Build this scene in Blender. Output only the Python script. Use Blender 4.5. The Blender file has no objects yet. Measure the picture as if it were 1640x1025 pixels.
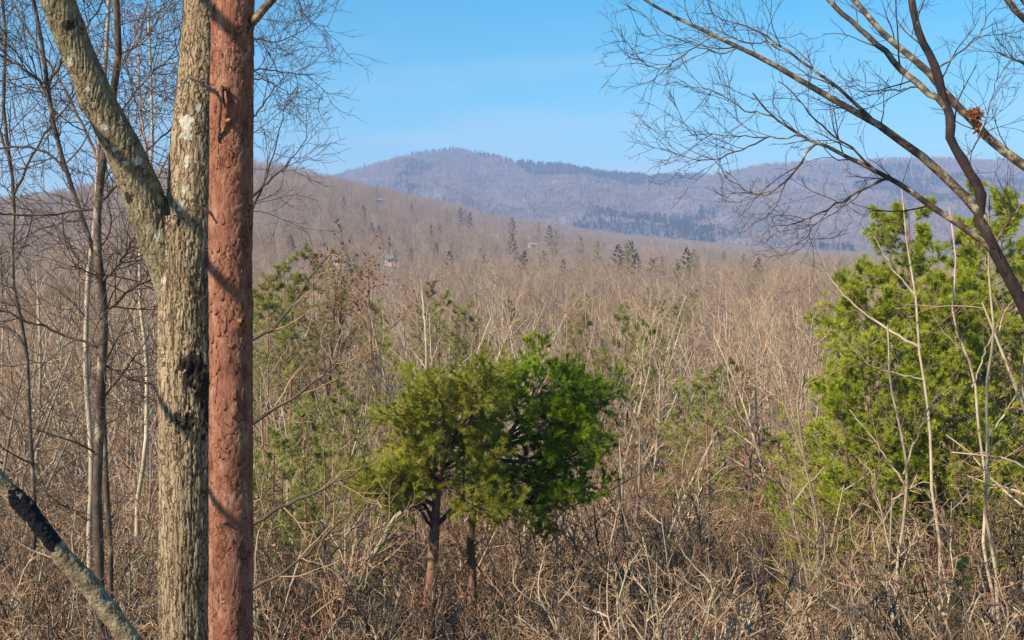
import bpy, math, random
import numpy as np

random.seed(7)
RS = np.random.RandomState
scene = bpy.context.scene
COL = scene.collection

# ------------------------------------------------------------------ camera, sky, sun, exposure
F = 1758.0            # focal length in photo pixels (1640 wide)
CX, HY = 820.0, 440.0 # principal column, horizon row
cam_d = bpy.data.cameras.new("camera")
cam_d.sensor_width = 36.0
cam_d.lens = F / 1640.0 * 36.0
cam_d.shift_y = -(512.5 - HY) / 1640.0
cam_d.clip_start = 0.1
cam_d.clip_end = 20000.0
cam = bpy.data.objects.new("camera", cam_d)
cam.location = (0, 0, 0)
cam.rotation_euler = (math.radians(90), 0, 0)
COL.objects.link(cam)
scene.camera = cam

SUN_EL = math.radians(37)
SUN_AZ_LEFT = math.radians(52)   # sun is behind the camera, this far round to the left
SUN_DIR = np.array([-math.sin(SUN_AZ_LEFT) * math.cos(SUN_EL), -math.cos(SUN_AZ_LEFT) * math.cos(SUN_EL), math.sin(SUN_EL)])

world = bpy.data.worlds.new("World")
scene.world = world
world.use_nodes = True
wn = world.node_tree
wn.nodes.clear()
w_out = wn.nodes.new("ShaderNodeOutputWorld")
w_bg = wn.nodes.new("ShaderNodeBackground")
w_sky = wn.nodes.new("ShaderNodeTexSky")
w_sky.sky_type = 'NISHITA'
w_sky.sun_disc = False
w_sky.sun_elevation = SUN_EL
# Nishita: rotation 0 = sun towards +Y, positive turns clockwise seen from above
w_sky.sun_rotation = math.atan2(SUN_DIR[0], SUN_DIR[1])
w_sky.altitude = 600.0
w_sky.air_density = 1.0
w_sky.dust_density = 0.2
w_sky.ozone_density = 2.0
w_hsv = wn.nodes.new("ShaderNodeHueSaturation")
w_hsv.inputs['Hue'].default_value = 0.4755
w_hsv.inputs['Saturation'].default_value = 1.57
w_hsv.inputs['Value'].default_value = 1.0
wn.links.new(w_sky.outputs[0], w_hsv.inputs['Color'])
w_tc = wn.nodes.new("ShaderNodeTexCoord")
w_mp = wn.nodes.new("ShaderNodeMapping")
w_mp.inputs['Scale'].default_value = (3.0, 3.0, 22.0)
w_nz = wn.nodes.new("ShaderNodeTexNoise")
w_nz.inputs['Scale'].default_value = 1.6
w_nz.inputs['Detail'].default_value = 5.0
w_sx = wn.nodes.new("ShaderNodeSeparateXYZ")
w_lo = wn.nodes.new("ShaderNodeMapRange")
w_lo.inputs['From Min'].default_value = 0.24
w_lo.inputs['From Max'].default_value = 0.08
w_cl = wn.nodes.new("ShaderNodeMapRange")
w_cl.inputs['From Min'].default_value = 0.50
w_cl.inputs['From Max'].default_value = 0.78
w_cl.inputs['To Max'].default_value = 0.55
w_mu = wn.nodes.new("ShaderNodeMath")
w_mu.operation = 'MULTIPLY'
w_mx = wn.nodes.new("ShaderNodeMix")
w_mx.data_type = 'RGBA'
wn.links.new(w_tc.outputs['Generated'], w_mp.inputs['Vector'])
wn.links.new(w_mp.outputs[0], w_nz.inputs['Vector'])
wn.links.new(w_tc.outputs['Generated'], w_sx.inputs[0])
wn.links.new(w_sx.outputs['Z'], w_lo.inputs['Value'])
wn.links.new(w_nz.outputs['Fac'], w_cl.inputs['Value'])
wn.links.new(w_lo.outputs[0], w_mu.inputs[0])
wn.links.new(w_cl.outputs[0], w_mu.inputs[1])
w_in = [i for i in w_mx.inputs if i.type == 'RGBA']
wn.links.new(w_mu.outputs[0], w_mx.inputs[0])
wn.links.new(w_hsv.outputs[0], w_in[0])
w_in[1].default_value = (5.2, 5.6, 5.9, 1)
wn.links.new([o for o in w_mx.outputs if o.type == 'RGBA'][0], w_bg.inputs['Color'])
w_bg.inputs['Strength'].default_value = 0.103
wn.links.new(w_bg.outputs[0], w_out.inputs['Surface'])

sun_d = bpy.data.lights.new("sun", 'SUN')
sun_d.energy = 5.0
sun_d.angle = math.radians(0.5)
sun_d.color = (1.0, 0.91, 0.77)
sun = bpy.data.objects.new("sun", sun_d)
from mathutils import Vector
sun.rotation_euler = Vector(-SUN_DIR).to_track_quat('-Z', 'Y').to_euler()
COL.objects.link(sun)

vs = scene.view_settings
scene.display_settings.display_device = 'sRGB'
vs.view_transform = 'Standard'
vs.look = 'None'
vs.exposure = 0.86
vs.gamma = 1.0
vs.use_curve_mapping = False
cy = scene.cycles
cy.max_bounces = 4
cy.diffuse_bounces = 3
cy.glossy_bounces = 1
cy.transmission_bounces = 2
cy.volume_bounces = 0
cy.transparent_max_bounces = 8
cy.use_denoising = True

# ------------------------------------------------------------------ small maths
def pt(px, py, Y):
    return np.array([(px - CX) / F * Y, Y, (HY - py) / F * Y])

def norm(v):
    return v / np.maximum(np.linalg.norm(v, axis=-1, keepdims=True), 1e-9)

def sstep(a, b, x):
    t = np.clip((np.asarray(x, float) - a) / (b - a), 0, 1)
    return t * t * (3 - 2 * t)

def _hash(ix, iy, iz, seed=0):
    with np.errstate(over='ignore'):
        h = (ix.astype(np.int64) * 374761393 + iy.astype(np.int64) * 668265263 + iz.astype(np.int64) * 1274126177 + seed * 974711) & 0xffffffff
        h = ((h ^ (h >> 13)) * 1274126177) & 0xffffffff
        h = ((h ^ (h >> 16)) * 2246822519) & 0xffffffff
        h = h ^ (h >> 15)
    return (h & 0xffffff) / float(0xffffff)

def vnoise(x, y, z, seed=0):
    x, y, z = np.broadcast_arrays(np.asarray(x, float), np.asarray(y, float), np.asarray(z, float))
    ix, iy, iz = np.floor(x).astype(np.int64), np.floor(y).astype(np.int64), np.floor(z).astype(np.int64)
    fx, fy, fz = x - ix, y - iy, z - iz
    fx, fy, fz = [t * t * (3 - 2 * t) for t in (fx, fy, fz)]
    r = 0
    for dx in (0, 1):
        for dy in (0, 1):
            for dz in (0, 1):
                w = (fx if dx else 1 - fx) * (fy if dy else 1 - fy) * (fz if dz else 1 - fz)
                r = r + w * _hash(ix + dx, iy + dy, iz + dz, seed)
    return r

def fbm(x, y, z=0.0, o=4, seed=0):
    r, a, s = 0, 0.5, 1.0
    for k in range(o):
        r = r + a * vnoise(np.asarray(x) * s, np.asarray(y) * s, np.asarray(z) * s, seed + k * 17)
        a *= 0.5
        s *= 2.03
    return r / (1 - 0.5 ** o)

def worley(x, y, z, seed=0):
    ix, iy, iz = np.floor(x).astype(np.int64), np.floor(y).astype(np.int64), np.floor(z).astype(np.int64)
    f1 = np.full(x.shape, 9.0)
    f2 = np.full(x.shape, 9.0)
    cid = np.zeros(x.shape)
    for dx in (-1, 0, 1):
        for dy in (-1, 0, 1):
            for dz in (-1, 0, 1):
                a, b, c = ix + dx, iy + dy, iz + dz
                h = _hash(a, b, c, seed + 3)
                d = (a + _hash(a, b, c, seed) - x) ** 2 + (b + _hash(a, b, c, seed + 1) - y) ** 2 + (c + _hash(a, b, c, seed + 2) - z) ** 2
                n = d < f1
                f2 = np.where(n, f1, np.minimum(f2, d))
                cid = np.where(n, h, cid)
                f1 = np.minimum(f1, d)
    return np.sqrt(f1), np.sqrt(f2), cid

# ------------------------------------------------------------------ materials
def new_mat(name):
    m = bpy.data.materials.new(name)
    m.use_nodes = True
    nt = m.node_tree
    b = nt.nodes['Principled BSDF']
    b.inputs['Specular IOR Level'].default_value = 0.25
    b.inputs['Roughness'].default_value = 0.85
    return m, nt, b

def ramp(nt, stops):
    r = nt.nodes.new("ShaderNodeValToRGB")
    e = r.color_ramp.elements
    e[0].position, e[0].color = stops[0][0], (*stops[0][1], 1)
    e[1].position, e[1].color = stops[-1][0], (*stops[-1][1], 1)
    for p, c in stops[1:-1]:
        n = e.new(p)
        n.color = (*c, 1)
    return r

def noise_tex(nt, scale, detail=4, rough=0.6, stretch=(1, 1, 1), coord='Object'):
    tc = nt.nodes.new("ShaderNodeTexCoord")
    mp = nt.nodes.new("ShaderNodeMapping")
    mp.inputs['Scale'].default_value = stretch
    nt.links.new(tc.outputs[coord], mp.inputs['Vector'])
    n = nt.nodes.new("ShaderNodeTexNoise")
    n.inputs['Scale'].default_value = scale
    n.inputs['Detail'].default_value = detail
    n.inputs['Roughness'].default_value = rough
    nt.links.new(mp.outputs[0], n.inputs['Vector'])
    return n

def rand_value(nt, col_out, lo, hi, hue=0.0):
    """varies brightness (and a little hue) from one tree to the next"""
    oi = nt.nodes.new("ShaderNodeObjectInfo")
    mr = nt.nodes.new("ShaderNodeMapRange")
    mr.inputs['To Min'].default_value = lo
    mr.inputs['To Max'].default_value = hi
    nt.links.new(oi.outputs['Random'], mr.inputs['Value'])
    h = nt.nodes.new("ShaderNodeHueSaturation")
    nt.links.new(mr.outputs[0], h.inputs['Value'])
    nt.links.new(col_out, h.inputs['Color'])
    if hue:
        m2 = nt.nodes.new("ShaderNodeMath")
        m2.operation = 'MULTIPLY'
        m2.inputs[1].default_value = 7.31
        nt.links.new(oi.outputs['Random'], m2.inputs[0])
        fr = nt.nodes.new("ShaderNodeMath")
        fr.operation = 'FRACT'
        nt.links.new(m2.outputs[0], fr.inputs[0])
        m3 = nt.nodes.new("ShaderNodeMapRange")
        m3.inputs['To Min'].default_value = 0.5 - hue
        m3.inputs['To Max'].default_value = 0.5 + hue
        nt.links.new(fr.outputs[0], m3.inputs['Value'])
        nt.links.new(m3.outputs[0], h.inputs['Hue'])
    return h.outputs['Color']

def mat_bark(name, stops, scale, stretch=(1, 1, 1), lo=1.0, hi=1.0, hue=0.0, bump=0.0, bscale=None, rough=0.9):
    m, nt, b = new_mat(name)
    n = noise_tex(nt, scale, 5, 0.65, stretch)
    r = ramp(nt, stops)
    nt.links.new(n.outputs['Fac'], r.inputs['Fac'])
    c = r.outputs['Color']
    if lo != hi:
        c = rand_value(nt, c, lo, hi, hue)
    nt.links.new(c, b.inputs['Base Color'])
    b.inputs['Roughness'].default_value = rough
    if bump:
        n2 = noise_tex(nt, bscale or scale * 3, 6, 0.7, stretch)
        bp = nt.nodes.new("ShaderNodeBump")
        bp.inputs['Strength'].default_value = bump
        bp.inputs['Distance'].default_value = 0.02
        nt.links.new(n2.outputs['Fac'], bp.inputs['Height'])
        nt.links.new(bp.outputs['Normal'], b.inputs['Normal'])
    return m

def fissured(m, scale, stretch, dark, width=0.06, strength=0.8, patch=(0.40, 0.55)):
    """cracks between bark scales: relief plus the darker inner bark they show"""
    nt = m.node_tree
    b = nt.nodes['Principled BSDF']
    tc = nt.nodes.new('ShaderNodeTexCoord')
    wob = nt.nodes.new('ShaderNodeTexNoise')
    wob.inputs['Scale'].default_value = 14.0
    nt.links.new(tc.outputs['Object'], wob.inputs['Vector'])
    mx = nt.nodes.new('ShaderNodeMix')
    mx.data_type = 'VECTOR'
    mx.inputs['Factor'].default_value = 0.07
    nt.links.new(tc.outputs['Object'], mx.inputs['A'])
    nt.links.new(wob.outputs['Color'], mx.inputs['B'])
    mp = nt.nodes.new('ShaderNodeMapping')
    mp.inputs['Scale'].default_value = stretch
    nt.links.new(mx.outputs['Result'] if mx.outputs['Result'].enabled else [o for o in mx.outputs if o.enabled][0], mp.inputs['Vector'])
    vo = nt.nodes.new('ShaderNodeTexVoronoi')
    vo.feature = 'DISTANCE_TO_EDGE'
    vo.inputs['Scale'].default_value = scale
    nt.links.new(mp.outputs[0], vo.inputs['Vector'])
    r = ramp(nt, [(0.0, (0, 0, 0)), (width, (1, 1, 1))])
    nt.links.new(vo.outputs['Distance'], r.inputs['Fac'])
    pn = noise_tex(nt, 5.0, 3, .6)
    pr = ramp(nt, [(patch[0], (0, 0, 0)), (patch[1], (1, 1, 1))])
    nt.links.new(pn.outputs['Fac'], pr.inputs['Fac'])
    inv = nt.nodes.new('ShaderNodeMath')
    inv.operation = 'SUBTRACT'
    inv.inputs[0].default_value = 1.0
    nt.links.new(r.outputs['Color'], inv.inputs[1])
    fac = nt.nodes.new('ShaderNodeMath')
    fac.operation = 'MULTIPLY'
    nt.links.new(inv.outputs[0], fac.inputs[0])
    nt.links.new(pr.outputs['Color'], fac.inputs[1])
    base = b.inputs['Base Color'].links[0].from_socket
    cm = nt.nodes.new('ShaderNodeMix')
    cm.data_type = 'RGBA'
    ia = [i for i in cm.inputs if i.type == 'RGBA']
    nt.links.new(fac.outputs[0], cm.inputs[0])
    nt.links.new(base, ia[0])
    ia[1].default_value = (*dark, 1)
    nt.links.new([o for o in cm.outputs if o.type == 'RGBA'][0], b.inputs['Base Color'])
    bp = nt.nodes.new('ShaderNodeBump')
    bp.inputs['Strength'].default_value = strength
    bp.inputs['Distance'].default_value = 0.015
    bp.invert = True
    nt.links.new(fac.outputs[0], bp.inputs['Height'])
    if b.inputs['Normal'].links:
        nt.links.new(b.inputs['Normal'].links[0].from_socket, bp.inputs['Normal'])
    nt.links.new(bp.outputs['Normal'], b.inputs['Normal'])
    return m

def mat_needles(name, stops, scale=1.2, trans=0.35, lo=1.0, hi=1.0):
    m, nt, b = new_mat(name)
    n = noise_tex(nt, scale, 3, 0.6)
    r = ramp(nt, stops)
    nt.links.new(n.outputs['Fac'], r.inputs['Fac'])
    c = r.outputs['Color']
    if lo != hi:
        c = rand_value(nt, c, lo, hi, 0.015)
    nt.links.new(c, b.inputs['Base Color'])
    b.inputs['Roughness'].default_value = 0.6
    b.inputs['Specular IOR Level'].default_value = 0.12
    tr = nt.nodes.new("ShaderNodeBsdfTranslucent")
    nt.links.new(c, tr.inputs['Color'])
    mx = nt.nodes.new("ShaderNodeMixShader")
    mx.inputs['Fac'].default_value = trans
    nt.links.new(b.outputs[0], mx.inputs[1])
    nt.links.new(tr.outputs[0], mx.inputs[2])
    nt.links.new(mx.outputs[0], nt.nodes['Material Output'].inputs['Surface'])
    return m

M = {}
M['oak'] = fissured(mat_bark('oak_bark', [(0.30, (0.22, 0.15, 0.08)), (0.5, (0.37, 0.265, 0.15)), (0.66, (0.49, 0.365, 0.22)), (0.78, (0.61, 0.50, 0.34))], 10.0, (1, 1, 0.12), bump=0.8, bscale=75), 30.0, (1, 1, 0.07), (0.09, 0.055, 0.03), 0.12, 0.8, (.30, .46))
M['mossy'] = fissured(mat_bark('mossy_bark', [(0.30, (0.15, 0.11, 0.06)), (0.5, (0.27, 0.215, 0.115)), (0.66, (0.38, 0.315, 0.185)), (0.77, (0.54, 0.48, 0.35))], 13.0, (1, 1, .8), bump=0.9, bscale=60), 26.0, (1, 1, 0.3), (0.09, 0.065, 0.035), 0.10, 0.8, (.38, .55))
M['log'] = mat_bark('lichened_log_bark', [(0.34, (0.13, 0.085, 0.045)), (0.48, (0.27, 0.195, 0.105)), (0.60, (0.39, 0.305, 0.18)), (0.70, (0.56, 0.48, 0.34))], 16.0, bump=1.0, bscale=70)
M['red_pine'] = fissured(mat_bark('red_pine_bark', [(0.34, (0.15, 0.050, 0.026)), (0.46, (0.265, 0.102, 0.055)), (0.56, (0.325, 0.137, 0.076)), (0.68, (0.43, 0.225, 0.14))], 12.0, (1, 1, 0.4), bump=0.6, bscale=100), 24.0, (1, 1, 0.42), (0.045, 0.016, 0.010), 0.045, 0.8, (.45, .55))
M['red_plate'] = mat_bark('red_plate_bark', [(0.36, (0.19, 0.07, 0.036)), (0.5, (0.295, 0.122, 0.067)), (0.64, (0.39, 0.19, 0.112))], 16.0, (1, 1, 0.5), lo=0.85, hi=1.1, bump=0.6, bscale=100)
M['deadwood'] = mat_bark('dead_wood', [(0.3, (0.20, 0.13, 0.09)), (0.6, (0.36, 0.28, 0.2)), (0.8, (0.5, 0.42, 0.32))], 20, (1, 1, 0.3))
M['log_shade'] = mat_bark('painted_log_shade', [(0.3, (0.006, 0.005, 0.008)), (0.7, (0.016, 0.014, 0.016))], 20, (1, 1, 0.3), bump=.6, bscale=60)  # near-black colour standing in for the deep shadow on the leaning log
M['shade_scar'] = mat_bark('painted_shade_and_scar', [(0.35, (0.018, 0.013, 0.009)), (0.65, (0.06, 0.043, 0.028))], 22, (1, 1, .5), bump=.9, bscale=50)  # shadow blotches of the oak as dark colour; also used for torn bark
M['black_stem'] = mat_bark('blackish_stem_bark', [(0.35, (0.022, 0.015, 0.014)), (0.6, (0.06, 0.038, 0.031)), (0.75, (0.24, 0.18, 0.12))], 6.0, (1, 1, 0.5), bump=.7, bscale=50)
M['lichen'] = mat_bark('white_lichen', [(0.35, (0.34, 0.31, 0.22)), (0.65, (0.62, 0.58, 0.46))], 45, bump=.6, bscale=90)
M['stem_pale'] = mat_bark('pale_stem_bark', [(0.3, (0.27, 0.19, 0.118)), (0.55, (0.48, 0.375, 0.25)), (0.75, (0.61, 0.50, 0.355))], 3.0, (1, 1, 0.4), 0.55, 1.2, 0.01)
M['stem_mid'] = mat_bark('brown_stem_bark', [(0.3, (0.12, 0.068, 0.04)), (0.6, (0.29, 0.19, 0.112)), (0.8, (0.42, 0.31, 0.2))], 3.0, (1, 1, 0.4), 0.6, 1.35, 0.012)
M['stem_dark'] = mat_bark('dark_stem_bark', [(0.35, (0.045, 0.028, 0.022)), (0.52, (0.12, 0.08, 0.055)), (0.68, (0.36, 0.29, 0.19))], 5.0, (1, 1, 0.5))
M['twig_tan'] = mat_bark('tan_twig', [(0.3, (0.255, 0.152, 0.084)), (0.7, (0.42, 0.272, 0.152))], 1.2, lo=0.35, hi=1.6, hue=0.012)
M['twig_red'] = mat_bark('reddish_twig', [(0.3, (0.26, 0.12, 0.065)), (0.7, (0.44, 0.24, 0.135))], 1.2, lo=0.45, hi=1.6, hue=0.014)
M['twig_dark'] = mat_bark('dark_twig', [(0.3, (0.06, 0.04, 0.03)), (0.7, (0.14, 0.095, 0.065))], 2.0)
M['limb_lichen'] = mat_bark('lichen_limb_bark', [(0.40, (0.06, 0.036, 0.028)), (0.52, (0.14, 0.095, 0.055)), (0.64, (0.42, 0.35, 0.20))], 7.0, (1, 1, 1))
M['pine_trunk'] = mat_bark('pine_trunk_bark', [(0.3, (0.16, 0.075, 0.045)), (0.6, (0.32, 0.175, 0.105)), (0.8, (0.44, 0.29, 0.19))], 5.0, (1, 1, 0.5), bump=0.6, bscale=25)
M['olive'] = mat_needles('olive_needles', [(0.3, (0.22, 0.215, 0.02)), (0.5, (0.37, 0.35, 0.042)), (0.7, (0.52, 0.475, 0.09))], 1.6, 0.25)
M['green'] = mat_needles('green_needles', [(0.38, (0.07, 0.13, 0.006)), (0.5, (0.18, 0.26, 0.01)), (0.64, (0.36, 0.43, 0.02))], 1.6, 0.25)
M['yellow_green'] = mat_needles('yellow_green_needles', [(0.3, (0.19, 0.235, 0.014)), (0.5, (0.34, 0.375, 0.026)), (0.7, (0.48, 0.485, 0.07))], 1.1, 0.25)
M['valley_needles'] = mat_needles('valley_needles', [(0.3, (0.22, 0.215, 0.05)), (0.7, (0.38, 0.355, 0.10))], 0.6, 0.25, 0.75, 1.25)
M['far_needles'] = mat_needles('dull_needles', [(0.3, (0.045, 0.06, 0.018)), (0.7, (0.10, 0.115, 0.035))], 0.5, 0.3, 0.7, 1.25)
M['leaf_brown'] = mat_needles('dry_leaf', [(0.3, (0.20, 0.11, 0.05)), (0.7, (0.34, 0.21, 0.105))], 3.0, 0.35, 0.8, 1.15)
M['leaf_russet'] = mat_needles('russet_leaf', [(0.3, (0.15, 0.05, 0.02)), (0.7, (0.27, 0.10, 0.035))], 3.0, 0.35)
M['leaf_orange'] = mat_needles('orange_leaf', [(0.3, (0.30, 0.10, 0.03)), (0.7, (0.55, 0.22, 0.08))], 12.0, 0.35)
M['litter'] = mat_bark('leaf_litter', [(0.3, (0.12, 0.075, 0.042)), (0.5, (0.21, 0.14, 0.08)), (0.7, (0.31, 0.21, 0.13))], 1.4, lo=1, hi=1)
M['hill'] = mat_bark('hill_floor', [(0.35, (0.20, 0.125, 0.085)), (0.65, (0.31, 0.21, 0.15))], 0.03)
M['mountain'] = mat_bark('mountain_floor', [(0.40, (0.07, 0.075, 0.06)), (0.5, (0.15, 0.12, 0.11)), (0.62, (0.22, 0.16, 0.145))], 0.006)
M['far_bare'] = mat_bark('far_bare_wood', [(0.3, (0.29, 0.195, 0.125)), (0.7, (0.46, 0.335, 0.23))], 0.4, lo=0.65, hi=1.25, hue=0.012)

# ------------------------------------------------------------------ mesh helpers
class Soup:
    """collects vertices, quads and triangles for ONE mesh"""
    def __init__(s):
        s.v, s.q, s.t, s.n = [], [], [], 0
        s.qm, s.tm = [], []

    def add(s, V, Q=None, T=None, mi=0):
        V = np.asarray(V, float).reshape(-1, 3)
        if Q is not None and len(Q):
            Q = np.asarray(Q, np.int64) + s.n
            s.q.append(Q)
            s.qm.append(np.full(len(Q), mi))
        if T is not None and len(T):
            T = np.asarray(T, np.int64) + s.n
            s.t.append(T)
            s.tm.append(np.full(len(T), mi))
        s.v.append(V)
        s.n += len(V)

    def mesh(s, name, mats, smooth=True, origin=None):
        V = np.concatenate(s.v)
        if origin is not None:
            V = V - np.asarray(origin)
        Q = np.concatenate(s.q) if s.q else np.zeros((0, 4), np.int64)
        T = np.concatenate(s.t) if s.t else np.zeros((0, 3), np.int64)
        me = bpy.data.meshes.new(name)
        me.vertices.add(len(V))
        me.vertices.foreach_set('co', V.astype(np.float32).ravel())
        nl = Q.size + T.size
        me.loops.add(nl)
        me.loops.foreach_set('vertex_index', np.concatenate([Q.ravel(), T.ravel()]).astype(np.int32))
        npoly = len(Q) + len(T)
        me.polygons.add(npoly)
        st = np.concatenate([np.arange(len(Q)) * 4, Q.size + np.arange(len(T)) * 3]).astype(np.int32)
        me.polygons.foreach_set('loop_start', st)
        mi = np.concatenate([np.concatenate(s.qm) if s.qm else np.zeros(0), np.concatenate(s.tm) if s.tm else np.zeros(0)]).astype(np.int32)
        for m in (mats if isinstance(mats, (list, tuple)) else [mats]):
            me.materials.append(m)
        me.polygons.foreach_set('material_index', mi)
        me.polygons.foreach_set('use_smooth', np.full(npoly, smooth))
        me.update(calc_edges=True)
        return me

def tubes(soup, P, R, sides, mi=0):
    """P [M,K,3] polylines, R [M,K] radii -> tubes"""
    P = np.asarray(P, float)
    R = np.asarray(R, float)
    Mn, K, _ = P.shape
    T = np.empty_like(P)
    T[:, 1:-1] = P[:, 2:] - P[:, :-2]
    T[:, 0] = P[:, 1] - P[:, 0]
    T[:, -1] = P[:, -1] - P[:, -2]
    T = norm(T)
    mean = norm(P[:, -1] - P[:, 0])
    ref = np.where(np.abs(mean[:, 2:3]) < 0.8, np.array([[0, 0, 1.0]]), np.array([[1.0, 0.1, 0]]))
    n1 = norm(np.cross(T, ref[:, None, :]))
    n2 = np.cross(T, n1)
    a = np.arange(sides) * 2 * math.pi / sides
    V = P[:, :, None, :] + R[:, :, None, None] * (np.cos(a)[None, None, :, None] * n1[:, :, None, :] + np.sin(a)[None, None, :, None] * n2[:, :, None, :])
    base = (np.arange(Mn) * K * sides)[:, None, None]
    k = (np.arange(K - 1) * sides)[None, :, None]
    s0 = np.arange(sides)[None, None, :]
    s1 = (s0 + 1) % sides
    Q = np.stack([base + k + s0, base + k + s1, base + k + sides + s1, base + k + sides + s0], -1).reshape(-1, 4)
    soup.add(V, Q, mi=mi)

def resample(poly, K):
    poly = np.asarray(poly, float)
    d = np.concatenate([[0], np.cumsum(np.linalg.norm(np.diff(poly, axis=0), axis=1))])
    t = np.linspace(0, d[-1], K)
    out = np.stack([np.interp(t, d, poly[:, i]) for i in range(3)], 1)
    for _ in range(2):
        out[1:-1] = 0.25 * out[:-2] + 0.5 * out[1:-1] + 0.25 * out[2:]
    return out

def at_param(P, R, t):
    """P [M,K,3], R [M,K], t [M,n] -> point, radius, tangent"""
    K = P.shape[1]
    f = np.clip(t, 0, 0.9999) * (K - 1)
    i = np.floor(f).astype(int)
    f = f - i
    m = np.arange(P.shape[0])[:, None]
    a, b = P[m, i], P[m, i + 1]
    r = R[m, i] * (1 - f) + R[m, i + 1] * f
    return a + (b - a) * f[..., None], r, norm(b - a)

def grow(rng, P, R, L):
    """one level of side branches on every polyline of the batch"""
    Mn = P.shape[0]
    n = L['n']
    t = (np.arange(n)[None, :] + rng.uniform(0, 1, (Mn, n))) / n
    t = L.get('t0', 0.2) + (L.get('t1', 1.0) - L.get('t0', 0.2)) * t
    b, r, tan = at_param(P, R, t)
    ph = rng.uniform(0, 6.28, (Mn, 1)) + np.arange(n)[None, :] * 2.4 + rng.normal(0, 0.5, (Mn, n))
    ref = np.where(np.abs(tan[..., 2:3]) < 0.9, np.array([0, 0, 1.0]), np.array([1.0, 0, 0]))
    n1 = norm(np.cross(tan, ref))
    n2 = np.cross(tan, n1)
    perp = np.cos(ph)[..., None] * n1 + np.sin(ph)[..., None] * n2
    if 'flat' in L:
        perp[..., 2] *= L['flat']
        perp = norm(perp)
    ang = np.radians(rng.normal(L['ang'], L.get('dang', 10), (Mn, n)))[..., None]
    d = norm(tan * np.cos(ang) + perp * np.sin(ang))
    if 'abs' in L:
        ln = L['abs'] * (1 - L.get('taper', 0.4) * t)
    else:
        pl = np.linalg.norm(np.diff(P, axis=1), axis=2).sum(1)
        ln = pl[:, None] * L['len'] * (1 - L.get('taper', 0.5) * t)
    if 'shape' in L:
        ln = ln * np.interp(t, L['shape'][0], L['shape'][1])
    ln = ln * rng.uniform(0.6, 1.25, (Mn, n))
    r0 = np.maximum(np.minimum(r * L.get('rr', 0.55), ln * L.get('slim', 0.02)), L.get('rmin', 0.003))
    keep = rng.uniform(0, 1, (Mn, n)) > L.get('drop', 0.12)
    b, d, ln, r0 = b[keep], d[keep], ln[keep], r0[keep]
    K = L['K']
    pts = [b]
    cur = b
    bend = rng.normal(0, 1, d.shape) * L.get('curve', 0.0)
    for k in range(K - 1):
        d = norm(d + rng.normal(0, 1, d.shape) * L.get('wander', 0.12) + bend + np.array([0, 0, L.get('up', 0.0)]))
        cur = cur + d * (ln / (K - 1))[:, None]
        pts.append(cur)
    PP = np.stack(pts, 1)
    RR = r0[:, None] * np.linspace(1, L.get('tip', 0.35), K)[None, :]
    RR = np.maximum(RR, L.get('rend', 0.0015))
    return PP, RR

def tufts(soup, rng, B, D, n, length, width, spread=(20, 70), mi=0):
    """fans of slim needles: one triangle per bundle"""
    T = len(B)
    D = norm(D)
    ref = np.where(np.abs(D[:, 2:3]) < 0.9, np.array([[0, 0, 1.0]]), np.array([[1.0, 0, 0]]))
    n1 = norm(np.cross(D, ref))
    n2 = np.cross(D, n1)
    ph = rng.uniform(0, 6.28, (T, n))
    an = np.radians(rng.uniform(spread[0], spread[1], (T, n)))
    perp = np.cos(ph)[..., None] * n1[:, None] + np.sin(ph)[..., None] * n2[:, None]
    d = D[:, None] * np.cos(an)[..., None] + perp * np.sin(an)[..., None]
    ln = length * rng.uniform(0.65, 1.15, (T, n))[..., None]
    side = norm(np.cross(d, rng.normal(0, 1, (T, n, 3))))
    b = B[:, None] + D[:, None] * rng.uniform(-0.3, 0.3, (T, n))[..., None] * length
    V = np.stack([b - side * width * 0.5, b + side * width * 0.5, b + d * ln], 2).reshape(-1, 3)
    soup.add(V, T=np.arange(len(V)).reshape(-1, 3), mi=mi)

def leaves(soup, rng, B, size, mi=0):
    """curled leaf blades, two triangles folded along the midrib"""
    n = len(B)
    a = norm(rng.normal(0, 1, (n, 3)) + np.array([0, 0, -0.5]))
    s = norm(np.cross(a, rng.normal(0, 1, (n, 3))))
    up = np.cross(a, s)
    L = size * rng.uniform(0.7, 1.3, (n, 1))
    tip = B + a * L
    l = B + a * L * 0.5 + s * L * 0.32 + up * L * 0.15
    r = B + a * L * 0.5 - s * L * 0.32 + up * L * 0.15
    V = np.stack([B, l, tip, r], 1).reshape(-1, 3)
    k = np.arange(n)[:, None] * 4
    T = np.concatenate([k + np.array([[0, 1, 2]]), k + np.array([[0, 2, 3]])])
    soup.add(V, T=T, mi=mi)

def along(P, per, rng, t0=0.2, t1=1.0):
    t = rng.uniform(t0, t1, (P.shape[0], per))
    b, _, tan = at_param(P, np.zeros(P.shape[:2]), t)
    return b.reshape(-1, 3), tan.reshape(-1, 3)

# ------------------------------------------------------------------ object helpers
def link(o, parent=None):
    COL.objects.link(o)
    if parent is not None:
        o.parent = parent
    return o

def thing(name, label, cat, loc=(0, 0, 0), group=None, rz=0.0, scale=1.0):
    o = bpy.data.objects.new(name, None)
    o.empty_display_size = 0.2
    o.location = loc
    o.rotation_euler = (0, 0, rz)
    o.scale = (scale,) * 3
    o['label'] = label
    o['category'] = cat
    if group:
        o['group'] = group
    return link(o)

def part(name, me, parent, label=None, kind=None):
    o = bpy.data.objects.new(name, me)
    if label:
        o['label'] = label
    if kind:
        o['kind'] = kind
    return link(o, parent)

def structure(name, me):
    o = bpy.data.objects.new(name, me)
    o['kind'] = 'structure'
    return link(o)

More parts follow.
